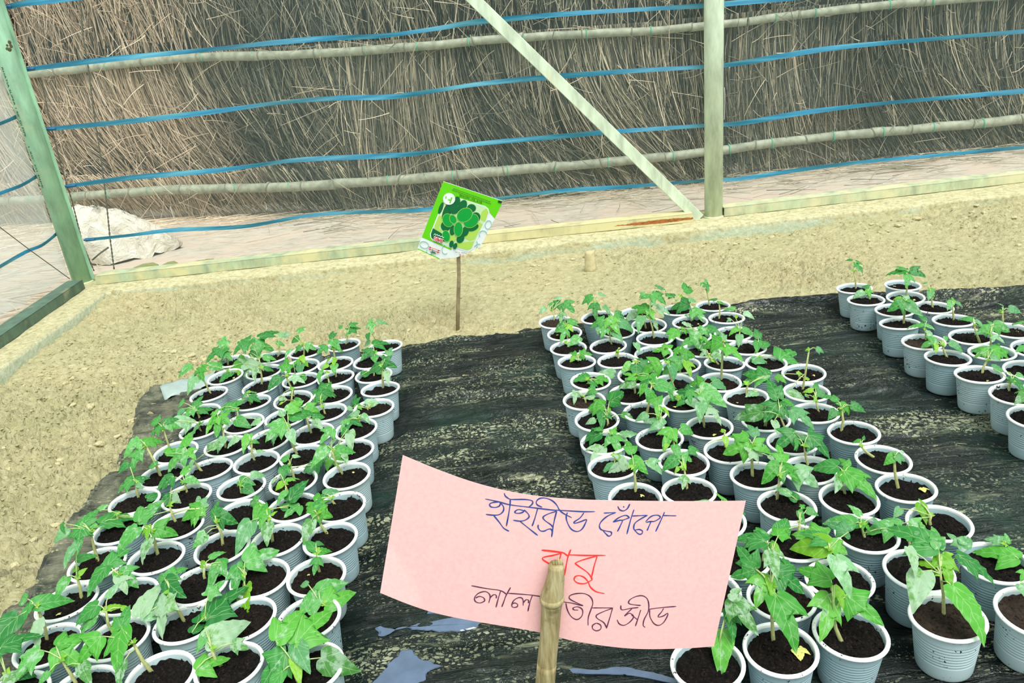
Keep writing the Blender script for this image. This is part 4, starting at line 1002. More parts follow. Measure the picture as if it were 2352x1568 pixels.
CROP = dict(A=(0, 1168, 3.92), B=(450, 1168, 3.92), C=(150, 900, 5.2267), D=(550, 900, 5.2275), E=(350, 700, 3.92), F=(1200, 620, 6.273), G=(1450, 620, 6.271),
            H=(1250, 850, 5.226), I=(1550, 800, 5.226), J=(1850, 800, 3.92), K=(1550, 1050, 5.2275), L=(1550, 1200, 4.26), M=(1900, 1150, 3.752), N=(1900, 560, 5.2035))
PL = '''
L4.9 A 890,490>815,200 l740,150>790,345 l740,155>820,10 s735,120>888,155 p610,180>500,290 s560,130>610,200
L4.8 A 1070,175>1060,40 l905,130>1160,105 l1330,110>1330,0 p1290,90>1190,140 s890,10>960,-30
L3.8 C 1330,1568>1250,1360 l1300,1010>1150,1160 l880,1560>1060,1290 P1650,1390>1480,1260 L1650,1395>1370,1560 L1645,1400>1590,1560
L3.9 A 1425,430>1370,200 L1385,170>1590,240 d1350,270>1330,430 s1240,170>1105,370 y1330,150>1370,250
L4.10 A 735,805>695,620 s600,615>570,765 s685,460>830,430 p690,320>665,490 y690,560>640,510 z700,600>755,545
L3.10 A 1130,740>1060,590 l1070,560>1265,680 x1070,600>1190,720 s960,520>860,740 l970,515>1090,360 y1030,560>1060,600
L4.11 A 380,990>330,880 s300,880>565,860 s245,810>65,850 s275,860>250,1025 d350,1005>430,1190 s165,965>0,1200
L2.12 A 1355,1460>1200,1210 L1100,1075>1180,1360 L1095,1065>930,1040 l1095,1075>1080,890 L910,1145>730,1350 d1110,1380>1130,1560
L3.11 A 1020,1100>955,920 z970,900>1090,890 l880,960>610,1100 s885,870>690,1010 p970,800>1050,670 z1100,890>1180,930
L2.11 A 1650,970>1540,750 l1490,640>1710,760 s1480,620>1345,640 x1500,800>1530,1050 l1500,620>1640,540 d1260,970>1340,700 P1265,970>1480,800
L3.12 A 680,1568>550,1350 L505,1240>770,1400 L505,1235>700,1160 l360,1270>170,1480 d735,1400>890,1510 s440,1470>360,1570
L4.12 A 90,1620>60,1500 d30,1560>190,1500 l0,1250>270,1165 s0,1340>-120,1430
L0.9 B 1190,230>1090,40 L1060,20>1230,90 l1060,15>1100,-100 d1040,105>1000,275 L1050,20>960,-10
L0.8 D 1140,1350>1110,1290 p1020,1230>1225,1215 L900,1320>1115,1510 L905,1310>1090,1255
L0.10 B 1120,600>1090,400 s1075,375>950,285 S1085,400>1215,390 s1080,310>1155,330 l1100,440>1085,555
L0.11 B 1070,960>1125,860 L1160,870>1430,890 s1105,740>1345,710 l1005,940>1060,710 p1010,680>890,700 y1090,860>1010,870
L0.12 B 930,1568>890,1400 L895,1215>1165,950 p900,1220>1090,1390 d1130,1340>1480,1460 l810,1290>600,1560 z880,1320>990,1485 s780,1460>670,1640 L720,1190>900,940
L1.9 B 690,295>650,90 L635,10>610,140 L640,0>530,10 d650,130>690,290 z680,60>720,20 p490,110>440,330
L2.9 B 245,345>185,120 l180,60>370,140 l170,60>150,-80 s90,230>0,330 P45,200>85,290
L1.10 B 430,720>440,600 l375,520>410,700 l370,515>480,530 z445,705>540,935 l440,480>705,410 y420,540>330,560
L2.10 B 95,670>75,530 l275,510>60,630 y80,510>0,480 s130,450>235,390 l230,480>170,660
L1.11 B 60,1100>80,980 l90,1005>340,730 l110,780>220,660 s90,990>20,920 s0,1230>60,1080
L1.12 B 240,1430>140,1250 d95,1200>420,1080 x330,1210>480,1260 s110,1100>60,1240 L0,1450>245,1440 y80,1070>120,1080
L1.8 D 600,1360>545,1100 L560,1060>700,1040 y520,1090>415,1180 s555,1190>470,1310 s600,1300>765,1080 l490,980>540,870
L2.8 D 330,1540>350,1420 l220,1320>20,1385 L270,1350>240,1560 l590,1400>420,1370 l730,1370>590,1560
L1.7 D 665,1080>610,870 l570,880>550,1030 s590,800>440,830 p640,780>730,775 p890,880>730,970 x430,1060>330,1100
L0.7 D 1195,945>1110,690 s1040,645>915,850 s1160,700>1375,740 d1250,745>1320,850 p1100,620>1165,560 l1120,440>990,590
L0.6 D 1190,800>1180,740 d1320,470>1375,680 l1300,440>1200,520 L1130,1000>1350,1150 l950,930>1030,1190 l990,930>1120,970
L1.6 D 690,760>590,430 l545,360>335,560 l590,290>870,240 p600,470>720,610 L580,230>735,90 p520,290>450,200
L1.5 D 870,510>800,270 L800,170>965,240 d900,340>1020,430 L780,190>760,170
L0.5 D 1455,400>1440,310 p1470,270>1585,350 l1300,340>1495,460 l1290,330>1240,450 p1430,270>1260,300
L0.4 D 1570,240>1440,230 p1530,170>1715,190 l1395,150>1360,20 L1400,160>1490,230 p1300,220>1390,260
L1.4 D 1030,270>970,120 l980,40>830,130 z980,190>1020,140 l1000,0>1160,30
L2.5 D 480,580>560,420 p450,500>420,620 d350,500>240,490 l540,370>400,380
L2.4 D 660,70>640,-30 l730,160>590,60 z520,130>440,150 l740,180>600,210
L2.6 D 185,830>150,600 S110,510>90,685 p210,720>300,720 s160,590>240,610
L2.7 D 30,1230>0,1100 s0,1060>200,1110 p140,1000>300,1010
L4.7 C 890,1275>840,1080 l800,1055>585,1200 l820,1060>970,1035 s760,850>650,970 p860,1100>940,1150 l800,960>840,900
L4.6 C 1150,1020>970,650 l890,570>780,740 L940,600>1135,600 s1085,880>920,890 l900,700>870,890
L4.5 C 1275,740>1175,440 l1110,370>960,310 l1150,400>985,540 l1200,390>1360,430 s1190,360>1330,330
L4.4 C 1640,490>1600,380 p1640,370>1580,550 p1480,370>1490,480 P1320,350>1540,355
L4.3 C 1620,330>1560,210 l1550,180>1450,320 l1590,230>1740,200 l1560,170>1600,30 l1420,125>1285,170 p1420,200>1360,300
L3.5 C 1925,690>1890,450 L1840,290>1735,450 L1850,290>1890,500 L1860,280>2005,355 L1820,260>1680,260 p1900,540>1880,690 p2080,545>1955,665
L3.4 C 2070,390>2060,200 s2050,330>2240,410 L1890,180>1880,220 l1920,220>2090,70 p2350,350>2210,440
L3.3 C 2230,150>2190,0 l2190,20>2050,60 l2200,60>2350,100 s2000,170>2110,190
L3.6 C 1610,945>1490,760 L1430,650>1440,470 l1440,690>1240,935 L1470,690>1600,780 p1530,810>1540,915 d1830,660>1620,650 L1200,740>1350,680
L3.7 C 1470,1240>1430,1080 s1270,1010>1140,1160 L1410,990>1450,870 s1440,1040>1620,1100 s1270,1230>1200,1410 d1310,1350>1445,1465 s1000,1330>1150,1250
L4.2 E 530,800>440,640 L430,560>495,665 p400,640>365,780 s345,540>260,635 L440,550>500,540
L4.0 E 685,545>640,400 l640,370>610,255 l640,385>490,500 l640,430>735,490 z600,450>620,490 s600,530>640,500
L4.1 E 690,640>790,590 s720,640>640,770 L820,520>640,590 y790,600>800,660 s515,550>650,560
L3.2 E 975,720>970,560 x825,530>1030,545 x930,580>940,670 s790,330>870,420
L3.1 E 1010,600>960,480 l880,310>720,430 l1000,470>1110,485 s880,430>970,470 d870,700>915,780
L3.0 E 1125,480>1140,370 s1115,340>1195,360 l970,290>1120,215 l920,350>1090,400 p1140,280>1230,260
L2.3 E 1280,835>1200,640 L1200,590>1180,460 y1230,620>1160,630 s1150,650>1055,765 P1265,650>1380,690 d1140,840>1220,870
L2.0 E 1365,480>1350,350 s1320,290>1225,340 l1380,360>1475,400 l1330,370>1290,430 l1310,240>1370,175 p1230,260>1130,280
L2.1 E 1370,560>1330,500 L1330,510>1260,560 z1380,530>1420,580 p1340,570>1380,690 y1340,460>1390,520
L2.2 E 1300,720>1290,640 s1250,400>1190,480 s1380,640>1270,690
L1.0 E 1745,350>1760,260 l1770,230>1870,190 s1770,240>1745,280 s1710,200>1645,195 l1780,190>1850,150
L1.1 E 1655,470>1630,390 l1610,320>1715,400 l1620,300>1600,215 l1570,370>1485,440
L1.2 E 1655,640>1640,480 z1640,490>1640,560 z1600,480>1570,520 z1580,535>1530,580
L1.3 E 1645,760>1580,650 s1520,590>1510,690 z1560,600>1600,610 l1590,760>1395,870 s1560,750>1650,810
L0.0 E 2010,320>1960,220 l1970,160>1990,250 l1960,160>1970,100 p2030,160>2135,160 s1940,260>1960,330 p1960,330>1880,370
L0.1 E 2010,480>2000,430 l1990,360>2135,330 l1980,400>1890,490
L0.3 E 2090,735>2070,550 l2070,500>2205,560 s2070,540>1910,600 P2120,450>2150,370 d2100,600>2140,700
L0.2 E 1995,640>1990,600 s1900,700>1960,620 z2000,610>2060,600
M0.0 F 455,750>430,580 l440,480>345,500 l545,470>390,575 p560,410>440,400 l600,460>745,615 p330,540>240,620
M1.0 F 665,1040>630,790 l620,850>545,1015 l620,770>450,880 l670,760>845,700 y640,790>730,880 x580,610>530,750
M0.1 F 1060,660>1055,480 l1010,380>835,480 l1040,480>1030,665 P1100,350>1245,360 y1060,460>1080,430
M2.1 F 1295,1100>1270,850 L1230,690>1360,890 l1170,720>960,820 p1400,750>1630,870 p1310,890>1430,1025 l1220,830>1110,960
M1.1 F 1320,880>1280,760 l1340,640>1400,730 p1170,520>1250,620 l1330,620>1490,690 p1080,960>1280,1020
M2.0 F 680,1130>640,1040 s820,970>640,1105 z640,1070>600,1040
M3.0 F 810,1290>780,1280 L770,1230>650,1180 L840,1220>1020,1300 z770,1290>680,1390 x820,1450>810,1330
M3.1 F 1390,1270>1370,1180 z1380,1160>1330,1220 z1385,1130>1420,1110
M2.2 G 325,970>265,690 L230,560>0,495 L240,560>310,700 P370,540>605,610 l290,350>500,470 s270,370>110,390 p150,665>60,865 d340,750>350,870
M0.2 G 90,640>290,440 l200,330>110,400 l300,340>490,465 p370,250>560,260 P330,460>260,540
M0.4 G 1120,520>1085,300 l1070,190>1090,310 s1010,180>980,230 s1080,180>1075,115
M0.3 G 700,640>660,440 l520,380>650,320 l750,290>975,240 y690,370>790,370 l620,380>500,340
M1.3 G 870,740>890,640 l840,500>555,515 l880,570>1060,740 p830,430>960,460 P780,640>800,680
M1.4 G 1260,725>1265,470 s1260,460>1360,490 s1230,430>1120,430 s1500,560>1330,545
M2.4 G 1590,1090>1565,870 S1540,830>1390,920 s1600,850>1765,950 p1560,930>1500,1085 P1430,700>1370,750 p1620,620>1760,690 y1500,680>1560,640
M2.3 G 900,980>900,860 L730,850>880,890 L640,850>510,1040 l1080,830>1260,960 P760,790>940,770
M3.3 G 1010,1150>1000,1000 l1010,950>700,1090 L1000,970>1120,1060 p980,1200>1050,1080 l1000,870>1210,840
M3.4 G 1880,1330>1830,1060 l1830,985>1830,815 s1820,1020>1760,1190 s1830,1060>1940,1110 s1880,1110>2090,1000
M3.2 G 430,1230>480,1120 L560,1150>315,1250 p60,1050>100,1190 z430,1050>420,1030
M4.2 G 690,1560>690,1200 L720,1110>570,1250 l700,1300>450,1500 L700,1200>960,1240 y790,1320>820,1500
M4.3 G 1230,1330>1120,1250 x1280,1200>1100,1350 x1080,1150>980,1240 z1150,1310>1220,1330
M5.3 G 1320,1550>1330,1010 P1330,1010>1330,870 L1300,1040>1030,1100 L1360,1110>1565,1270 y1350,1110>1360,1080
M4.4 I 1030,170>1030,90 p930,160>1145,250 l1250,290>1565,210 l1200,100>1300,60
M3.9 I 1,1>2,2
M4.0 H 530,190>540,140 l520,120>290,90 l600,230>560,360 L610,140>640,220 L640,170>805,210 p840,60>640,100
M5.0 H 500,400>480,330 x380,260>350,385 p600,390>470,410 l570,220>580,350
M6.0 H 765,670>760,590 l700,490>670,690 L720,420>480,480 l780,370>1030,265 p610,590>490,655 y770,450>790,510 d930,530>1085,625
M7.0 H 830,930>820,770 l800,780>890,1000 l690,760>440,845 L810,760>885,670 p950,780>1185,745 x680,910>560,1130 l680,720>570,690
M8.0 H 870,1090>850,1010 p840,1150>685,1255 x990,1120>800,1310
M9.0 H 1110,1390>1075,1160 L1060,1060>1225,1215 L1050,1000>1010,820 P1250,1080>1400,1210
M7.1 H 1400,790>1400,560 L1370,415>1290,240 L1370,430>1340,560 p1230,520>1090,605 P1430,660>1205,590 z1420,450>1495,530
M8.1 H 1555,1050>1550,820 L1530,700>1395,915 z1480,870>1420,950 s1560,900>1600,1050 s1640,690>1829,770
M9.1 H 1720,1460>1680,1180 s1590,1060>1410,1210 l1650,1030>1810,1090 y1660,1100>1690,1180 x1690,1270>1640,1400 z1610,1160>1560,1230
M5.1 H 1095,310>1110,50 L1110,100>960,20 L1260,50>1110,250 s1290,80>1320,200 x1090,140>885,205
M6.2 H 1640,430>1600,350 l1480,170>1510,330 l1720,380>1720,200 l1720,390>1520,440 p1740,400>1829,570
M8.3 I 1320,970>1260,800 l1240,600>1180,350 l1240,650>1035,860 x1040,760>750,860 L1290,630>1450,685 P1390,740>1610,890 d1190,870>1190,1020 l1260,650>1310,800
M5.4 I 1490,400>1450,350 L1220,330>1290,430 z1560,520>1640,480
M6.3 I 865,560>880,430 l1130,320>810,400 p990,530>850,625 l1130,340>860,290
M5.5 I 1,1>2,2
M6.4 I 1530,520>1610,20 P1700,0>1800,50 d1370,510>1525,655 z1610,20>1620,-30
M7.4 I 1730,780>1690,600 s1700,520>1829,600 s1690,480>1740,390 z1660,500>1550,520 p1560,560>1630,590 z1690,600>1650,640 z1690,620>1740,640
M8.33 I 1,1>2,2
M9.3 I 1560,1270>1550,1160 l1600,1040>1829,1270 l1470,1080>1410,1190 l1440,1010>1190,1190 l1440,1010>1380,970
M10.3 I 1,1>2,2
M8.2 I 600,1170>600,1000 z600,1060>600,1175 z590,990>540,990 s170,1210>340,1285
M7.2 I 355,945>310,560 l295,480>590,670 L350,400>180,440 l210,520>20,520 l180,500>150,640 p320,650>250,835 x400,700>520,860 p450,400>700,480
M9.2 I 930,1530>930,1150 L900,1140>595,1280 L940,1130>1150,1240 P980,1050>910,900 x890,1250>1130,1270 d1130,1290>1190,1360 L870,1080>680,1040
M9.33 K 1,1>2,2
M10.2 K 1215,540>1255,200 L1260,90>1020,290 L1290,120>1440,90 L1300,100>1430,250 P1430,160>1725,325 L1290,50>1300,-160 s1470,540>1370,410 p1390,450>1240,360
M11.2 K 1520,970>1500,790 s1485,640>1500,780 L1520,600>1600,570 s1580,630>1720,690 s1240,940>1480,750 L1800,1010>1440,1160 l1800,1020>1750,1180
M11.1 K 1130,1300>1110,1070 l1100,1000>760,980 L1150,1020>1240,1140 l1090,940>970,880
M13.1 L 965,1180>940,620 l970,490>1280,640 l965,480>1330,430 l790,455>550,560 l795,450>640,250 L990,700>1070,1075 L900,520>740,755 z930,520>890,680 x930,280>940,490 l985,480>970,400
M13.2 L 1640,1190>1550,890 L1500,700>1350,1005 L1530,560>1250,490 P1570,330>1610,620 y1560,620>1600,780 L1660,700>1950,910 l1700,680>1790,640
M12.1 L 1090,560>940,330 l880,180>610,175 L1010,130>1190,50 d1000,280>1070,340 z960,200>1000,290
M12.2 L 1480,420>1510,260 y1510,220>1170,300 L1520,200>1704,300 l1500,190>1280,100 P1700,90>1520,20
M13.0 L 440,1340>430,1200 S460,1060>350,1405 l520,860>540,1075 x550,740>720,970 x540,690>700,770
M13.3 M 1005,995>975,630 l955,415>640,240 l950,430>890,270 l1130,470>1405,660 D1085,740>1200,1060 d820,605>620,845 z930,560>770,570 y980,460>970,670 y990,460>1085,550 d690,400>700,580 l960,410>990,230
M12.3 M 780,560>700,330 l700,200>870,270 L740,180>880,230 p1160,385>1330,350 P1160,380>1085,290
M11.3 M 330,345>290,200 s285,125>220,30 l240,195>15,200 l565,230>345,315 L290,180>375,245 s280,200>140,180 p390,150>435,215
M11.4 M 890,215>800,150 z800,20>790,155 p630,65>550,140 s640,210>550,150 y800,10>860,0
M12.4 M 1500,480>1540,370 L1640,550>1375,565 P1515,350>1400,340 l1540,350>1590,280 L1540,350>1630,320
M13.4 M 1720,900>1740,700 p1660,720>1690,840 L1700,600>1640,680
M10.4 J 835,1265>800,970 S800,960>700,1050 P800,960>930,1010 p860,930>910,940
M9.4 J 645,1000>490,870 S500,830>430,850 s520,820>550,785
M8.4 J 320,760>325,540 L370,500>280,605 s410,510>540,570 l290,470>200,410 s270,555>190,640
M10.33 J 1,1>2,2
M10.35 J 360,1305>345,1130 L340,1100>540,1270 L395,1060>330,985 s290,1060>85,1095 d300,1160>215,1275
R0.6 J 1590,235>1640,100 L1645,20>1540,75 L1690,10>1840,80 p1660,60>1715,110
R0.5 N 1440,1355>1380,1220 l1310,1150>1150,1230 z1290,1190>1265,1290 p1460,1180>1590,1290 s1400,1140>1480,1100 y1370,1160>1375,1220
R0.7 J 1840,410>1850,300 s1850,260>1890,390 y1850,230>1830,200 p1690,180>1830,200 s1900,230>1960,260
R0.0 N 345,540>320,330 l350,220>475,240 l335,225>340,325 s300,195>225,180 s380,270>395,345
R0.1 N 510,690>490,610 L485,540>470,640 s510,510>430,500 p430,565>300,645
R1.1 N 955,580>970,340 l950,320>755,340 l985,310>1140,390 l965,370>900,510 l920,310>850,245
R0.3 N 920,960>935,690 l930,690>735,790 p950,720>1050,870 s950,670>1040,760 P970,660>920,590 y880,640>800,660
R1.2 N 1260,780>1245,620 p1240,560>1160,660 L1240,560>1300,500 p1200,460>1150,470
R1.3 N 1515,920>1500,720 L1500,680>1620,680 s1490,680>1410,780 p1540,700>1600,750
R0.4 N 1180,1160>1165,1010 s1160,970>1000,1005 s1180,970>1270,1030 s1190,920>1130,840 p1200,1040>1210,1160
R1.4 N 1830,1200>1750,960 s1740,900>1615,880 p1770,910>1820,985 l1750,880>1790,870
R1.5 N 1930,1290>1950,1080 l1960,1000>1790,1070 l1990,960>2175,1050 P1960,1090>2060,1170 s1970,960>1930,910 l1940,1300>1785,1350 l1960,1280>2180,1355 p1950,1325>2010,1400
R2.0 N 2110,1040>2095,800 s2090,790>2030,800 p2100,740>2030,690 s2090,770>2160,770 p2170,770>2315,820
R0.2 N 800,800>800,790
'''
SPEC = {}
for ln in PL.strip().splitlines():
    w = ln.split()
    if len(w) < 4 or w[2] == '1,1>2,2' and True: 
        if len(w) < 4: continue
    if w[2].startswith('1,1>'): continue
    SPEC[w[0]] = w
SPEC['M10.3x'] = SPEC.pop('M10.35', None)
def keyof(c):
    return '%s%d.%d' % (c['bed'], c['r'] if c['bed'] == 'M' else c['c'], c['c'] if c['bed'] == 'M' else c['r'])
KM = {'M10.3': 'M10.3x'}

def petiole(mb, a, b, r=.0008):
    a, b = np.array(a), np.array(b); m = (a + b) / 2 + np.array([0, 0, .003]); mb.tube([a, m, b], [r * 1.15, r, r * .9], 5)
LEAFN = 0
def make_plant(c, root, M3):
    """stem, stalks and leaves, in the frame of the cup"""
    global LEAFN
    key = keyof(c); key = KM.get(key, key); sp = SPEC.get(key)
    base_w = np.array([c['p'][0], c['p'][1], 0.0]); rg = np.random.default_rng(int(c['px'][0] * 7 + c['px'][1]))
    inv = root.matrix_world.inverted()
    soil_z = .0575
    leaves = []
    if sp:
        ox, oy, s = CROP[sp[1]]
        g = lambda t: (ox + float(t.split(',')[0]) / s, oy + float(t.split(',')[1]) / s)
        b, a = sp[2].split('>'); bp, ap = g(b), g(a)
        S = at_z(*bp, soil_z); dlt = S[:2] - c['p']
        dl = np.linalg.norm(dlt)
        if dl > .026: S[:2] = c['p'] + dlt / dl * .026
        # keep the plant's shape when the base had to be shifted
        bx, by = bp
        Y = S[1] + .003; Apt = at_y(*ap, Y)
        for w in sp[3:]:
            k = w[0]; q0, q1 = w[1:].split('>'); b0, t0 = g(q0), g(q1)
            Bw = at_y(*b0, Y); dpt = (Bw - np.array([0, 0, HC])) @ FW
            dx, dy = (t0[0] - b0[0]) * dpt / FPX, -(t0[1] - b0[1]) * dpt / FPX
            v = RT * dx + UP * dy; L2 = math.hypot(dx, dy)
            if L2 < .004: continue
            tz = -(.30 + .25 * rg.random()) * L2
            t = (tz - v[2]) / FW[2]; t = max(-1.0 * L2, min(.8 * L2, t))
            # leaves low in the picture stand nearer the camera
            off = np.clip((ap[1] - b0[1]) * dpt / FPX * .9, -.02, .02)
            Bw2 = at_y(*b0, Y + off)
            leaves.append((k, Bw2, Bw2 + v + FW * t, L2 * .90))
    else:
        S = np.array([c['p'][0] + rg.uniform(-.008, .008), c['p'][1] + rg.uniform(-.008, .008), soil_z])
        hgt = rg.uniform(.035, .06); Apt = S + np.array([rg.uniform(-.014, .014), rg.uniform(-.01, .01), hgt])
        nl = rg.integers(3, 6); a0 = rg.uniform(0, 6.28)
        for i in range(nl):
            a = a0 + i * 2.4 + rg.normal(0, .2); hh = hgt * (1 - .15 * i / nl); st = rg.uniform(.006, .016); L = rg.uniform(.020, .036) * (1 - .06 * i)
            dr = np.array([math.cos(a), math.sin(a), 0]); Bw = Apt * (hh / hgt) + S * (1 - hh / hgt) + dr * st + np.array([0, 0, rg.uniform(-.002, .006)])
            leaves.append((rg.choice(list('llsspPdLS')), Bw, Bw + dr * L + np.array([0, 0, -rg.uniform(.15, .7) * L]), L))
    if len(leaves) and len(leaves) < 4 and sp and key[0] == 'L':
        a = rg.uniform(0, 6.28); L = .024; dr = np.array([math.cos(a), math.sin(a), 0]); Bw = Apt * .8 + S * .2 + dr * .01
        leaves.append(('s', Bw, Bw + dr * L + np.array([0, 0, -.4 * L]), L))
    # stem
    if Apt[2] < S[2] + .012: Apt = S + np.array([rg.uniform(-.004, .004), 0, .016])
    mb = MB(); mid = (S + Apt) / 2 + np.array([rg.normal(0, .0018), rg.normal(0, .0015), 0])
    r = .00165 + .0005 * rg.random(); Sd = S - np.array([0, 0, .004])
    loc = lambda P: np.array(inv @ Vector(P))
    mb.tube([loc(Sd), loc(S), loc(mid), loc(Apt)], [r * 1.35, r * 1.25, r, r * .72], 8)
    o = mb.build('stem', M['stem'], root)
    ax = Apt - S; al = np.linalg.norm(ax); axn = ax / al
    for k, B, T, W in leaves:
        B = B.copy(); T = T.copy(); B[2] = max(B[2], .070); T[2] = max(T[2], .0655) + (.004 if k in 'lLPx' else 0) * (T[2] < .0655)
        h = float(np.clip((B - S) @ axn, al * .45, al)); J = S + axn * h
        stk = MB(); petiole(stk, loc(J), loc(B if np.linalg.norm(B - J) < .055 else J + (B - J) * .5), .00072); stk.build('leaf_stalk', M['stemg'], root)
        kk = {'D': 'S'}.get(k, k); ms = LM[kk]
        me = ms[int(rg.integers(len(ms)))]
        lo = bpy.data.objects.new('leaf', me); COL.objects.link(lo); lo.parent = root
        lo.matrix_local = inv @ orient(B, T, k, rg.normal(0, .22), None, W)
        if k in 'yz': lo['label'] = 'young yellow-green leaf'
        elif k in 'dx': lo['label'] = 'leaf with white spots'
        elif k in 'pP': lo['label'] = 'pale powdery leaf'
        LEAFN += 1
    # bud leaves at the tip
    for i in range(2):
        a = rg.uniform(0, 6.28); L = rg.uniform(.007, .011); dr = np.array([math.cos(a), math.sin(a), 0])
        me = LM['y'][int(rg.integers(5))]; lo = bpy.data.objects.new('leaf', me); COL.objects.link(lo); lo.parent = root
        lo.matrix_local = inv @ orient(Apt, Apt + dr * L * .8 + np.array([0, 0, L * rg.uniform(-.2, .7)]), 'y'); lo['label'] = 'tiny new leaf at the stem tip'

NORD = lambda i: ORD[i]
def cup_label(c):
    lk = {}
    n = (c['bed'], c['c'], c['r'])
    special = {
     ('M', 3, 13): 'white ribbed cup with tall papaya seedling and two glossy leaves, front right corner',
     ('M', 1, 13): 'white cup with papaya seedling and a fallen yellow leaf, right of the card corner',
     ('M', 2, 13): 'white cup with seedling, front row, between the fallen-leaf cup and the corner cup',
     ('M', 0, 13): 'white cup touching the lower right corner of the pink card, pointed leaf drooping',
     ('M', 4, 13): 'white cup with brown soil cut off by the frame, front row far right',
     ('M', 4, 10): 'white cup with curved bare stem and a round yellowed leaf on its soil',
     ('M', 4, 6): 'white cup with the tallest, thinnest bare papaya stem beside the right aisle',
     ('L', 0, 0): 'white cup with papaya seedling, far right corner of the left bed',
     ('L', 4, 0): 'white cup with papaya seedling, far left corner of the left bed',
     ('R', 0, 0): 'white cup with papaya seedling at the far left corner of the right bed',
     ('M', 4, 0): 'white cup with wilted spindly seedling, far right corner of the middle bed',
     ('M', 0, 0): 'white cup with papaya seedling, far left corner of the middle bed'}
    if n in special: return special[n]
    if c['bed'] == 'L':
        nm = ['first file from the right', 'second file from the right', 'middle file', 'second file from the left', 'first file from the left'][c['c']]
        return 'left-bed seedling cup, %s, %s from the far end' % (nm, NORD(c['r']))
    if c['bed'] == 'M':
        row = ['far row', 'second row', 'third row', 'fourth row', 'fifth row', 'sixth row', 'seventh row', 'eighth row', 'ninth row', 'tenth row', 'eleventh row', 'twelfth row', 'thirteenth row', 'front row'][c['r']]
        return 'middle-bed seedling cup, %s, %s from the left' % (row, NORD(c['c']))
    return 'right-bed seedling cup, %s file, %s from the far end' % (['outer left', 'second', 'inner right'][c['c']], NORD(c['r']))
bpy.context.view_layer.update()
GR = {'L': 'seedling cups in the left bed', 'M': 'seedling cups in the middle bed', 'R': 'seedling cups in the right bed'}
for i, c in enumerate(CUPS):
    rg = np.random.default_rng(500 + i)
    tx, ty = rg.normal(0, .028), rg.normal(0, .028)
    root = empty('potted_seedling', (c['p'][0], c['p'][1], .0030), (tx, ty, rg.uniform(0, 6.28)))
    root.matrix_world = Matrix.Translation(root.location) @ root.rotation_euler.to_matrix().to_4x4()
    tag(root, cup_label(c), 'potted seedling', GR[c['bed']])
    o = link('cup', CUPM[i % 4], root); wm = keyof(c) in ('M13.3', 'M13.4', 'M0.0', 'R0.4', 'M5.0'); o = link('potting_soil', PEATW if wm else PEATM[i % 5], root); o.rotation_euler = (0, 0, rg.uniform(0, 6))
    key = keyof(c)
    if key not in ('R1.0', 'R0.2'): make_plant(c, root, None)
    if rg.random() < .22 or key in ('M13.1', 'M10.4'):     # fallen leaf or seed coat on the soil
        o = link('fallen_leaf', dead_me, root); s = {'M13.1': .021, 'M10.4': .014}.get(key, rg.uniform(.004, .008))
        a = rg.uniform(0, 6.28); rr = .018
        if key in ('M13.1', 'M10.4'):
            q = root.matrix_world.inverted() @ Vector(at_z(*({'M13.1': (1833, 1488), 'M10.4': (2118, 1122)}[key]), .062)); o.location = (q[0], q[1] , .0605); o.scale = (s, s, s)
            o.rotation_euler = (.12, .1, -root.rotation_euler.z + 2.9)
        else:
            o.location = (rr * math.cos(a), rr * math.sin(a), .0605); o.scale = (s, s, s); o.rotation_euler = (.2, 0, a)
        o['label'] = 'yellowed fallen leaf'

# ------------------------------------------------------------------ seed packet on its stick
YP = at_z(1050, 760, 0)[1]
sb = at_z(1050, 762, 0); sp_ = [(1049, 762), (1052, 700), (1054, 640), (1053, 588), (1049, 540)]
sx0 = at_y(*sp_[0], YP); sx0[2] = -.02
o0 = np.array([sb[0], YP, 0.0]); mb = MB()
P = [sx0 - o0] + [at_y(x, y, YP) + [0, .003, 0] - o0 for x, y in sp_[1:]]
mb.tube(P, [.0050, .0053, .0047, .0050, .0042], 9); o = mb.build('wooden_stick', plain('weathered_stick', (150, 134, 100), .85, .4, 40, .7)); o.location = o0
tag(o, 'thin weathered stick standing in the soil, holding up the green seed packet', 'stick')
pk = empty('seed_packet', tuple(at_y(1050, 592, YP))); tag(pk, 'green and white seed packet picturing green papayas, stuck upside down on a stick', 'seed packet')
pk0 = np.array(pk.location)
def px3(x, y, off=0.0):
    gx, gy = 940 + x / 8.254, 410 + y / 8.254
    P = at_y(gx, gy, YP - .0048 - off)
    bul = 0.0
    return P - pk0
NPR = [0]; BAG = [None]
def flat(pts, off, name, mat, lab=None, th=.00002):
    NPR[0] += 1; off = off + NPR[0] * .00003
    Q = [px3(x, y, off) for x, y in pts]; n = len(Q)
    import bmesh
    bm = bmesh.new(); vs = [bm.verts.new(Vector(q)) for q in Q]; f = bm.faces.new(vs); bmesh.ops.triangulate(bm, faces=[f])
    r = bmesh.ops.extrude_face_region(bm, geom=bm.faces[:]); bmesh.ops.translate(bm, vec=(0, th, 0), verts=[v for v in r['geom'] if isinstance(v, bmesh.types.BMVert)])
    me = bpy.data.meshes.new(name); bmesh.ops.recalc_face_normals(bm, faces=bm.faces); bm.to_mesh(me); bm.free(); me.materials.append(mat)
    o = link(name, me, BAG[0] or pk); BAG[0] = BAG[0] or o
    if lab: o['label'] = lab
    return o
def pm(name, c, rough=.35): 
    t = NT(name); t.base(lin(c)); t.set(rough=rough, spec=.4); return t.mat
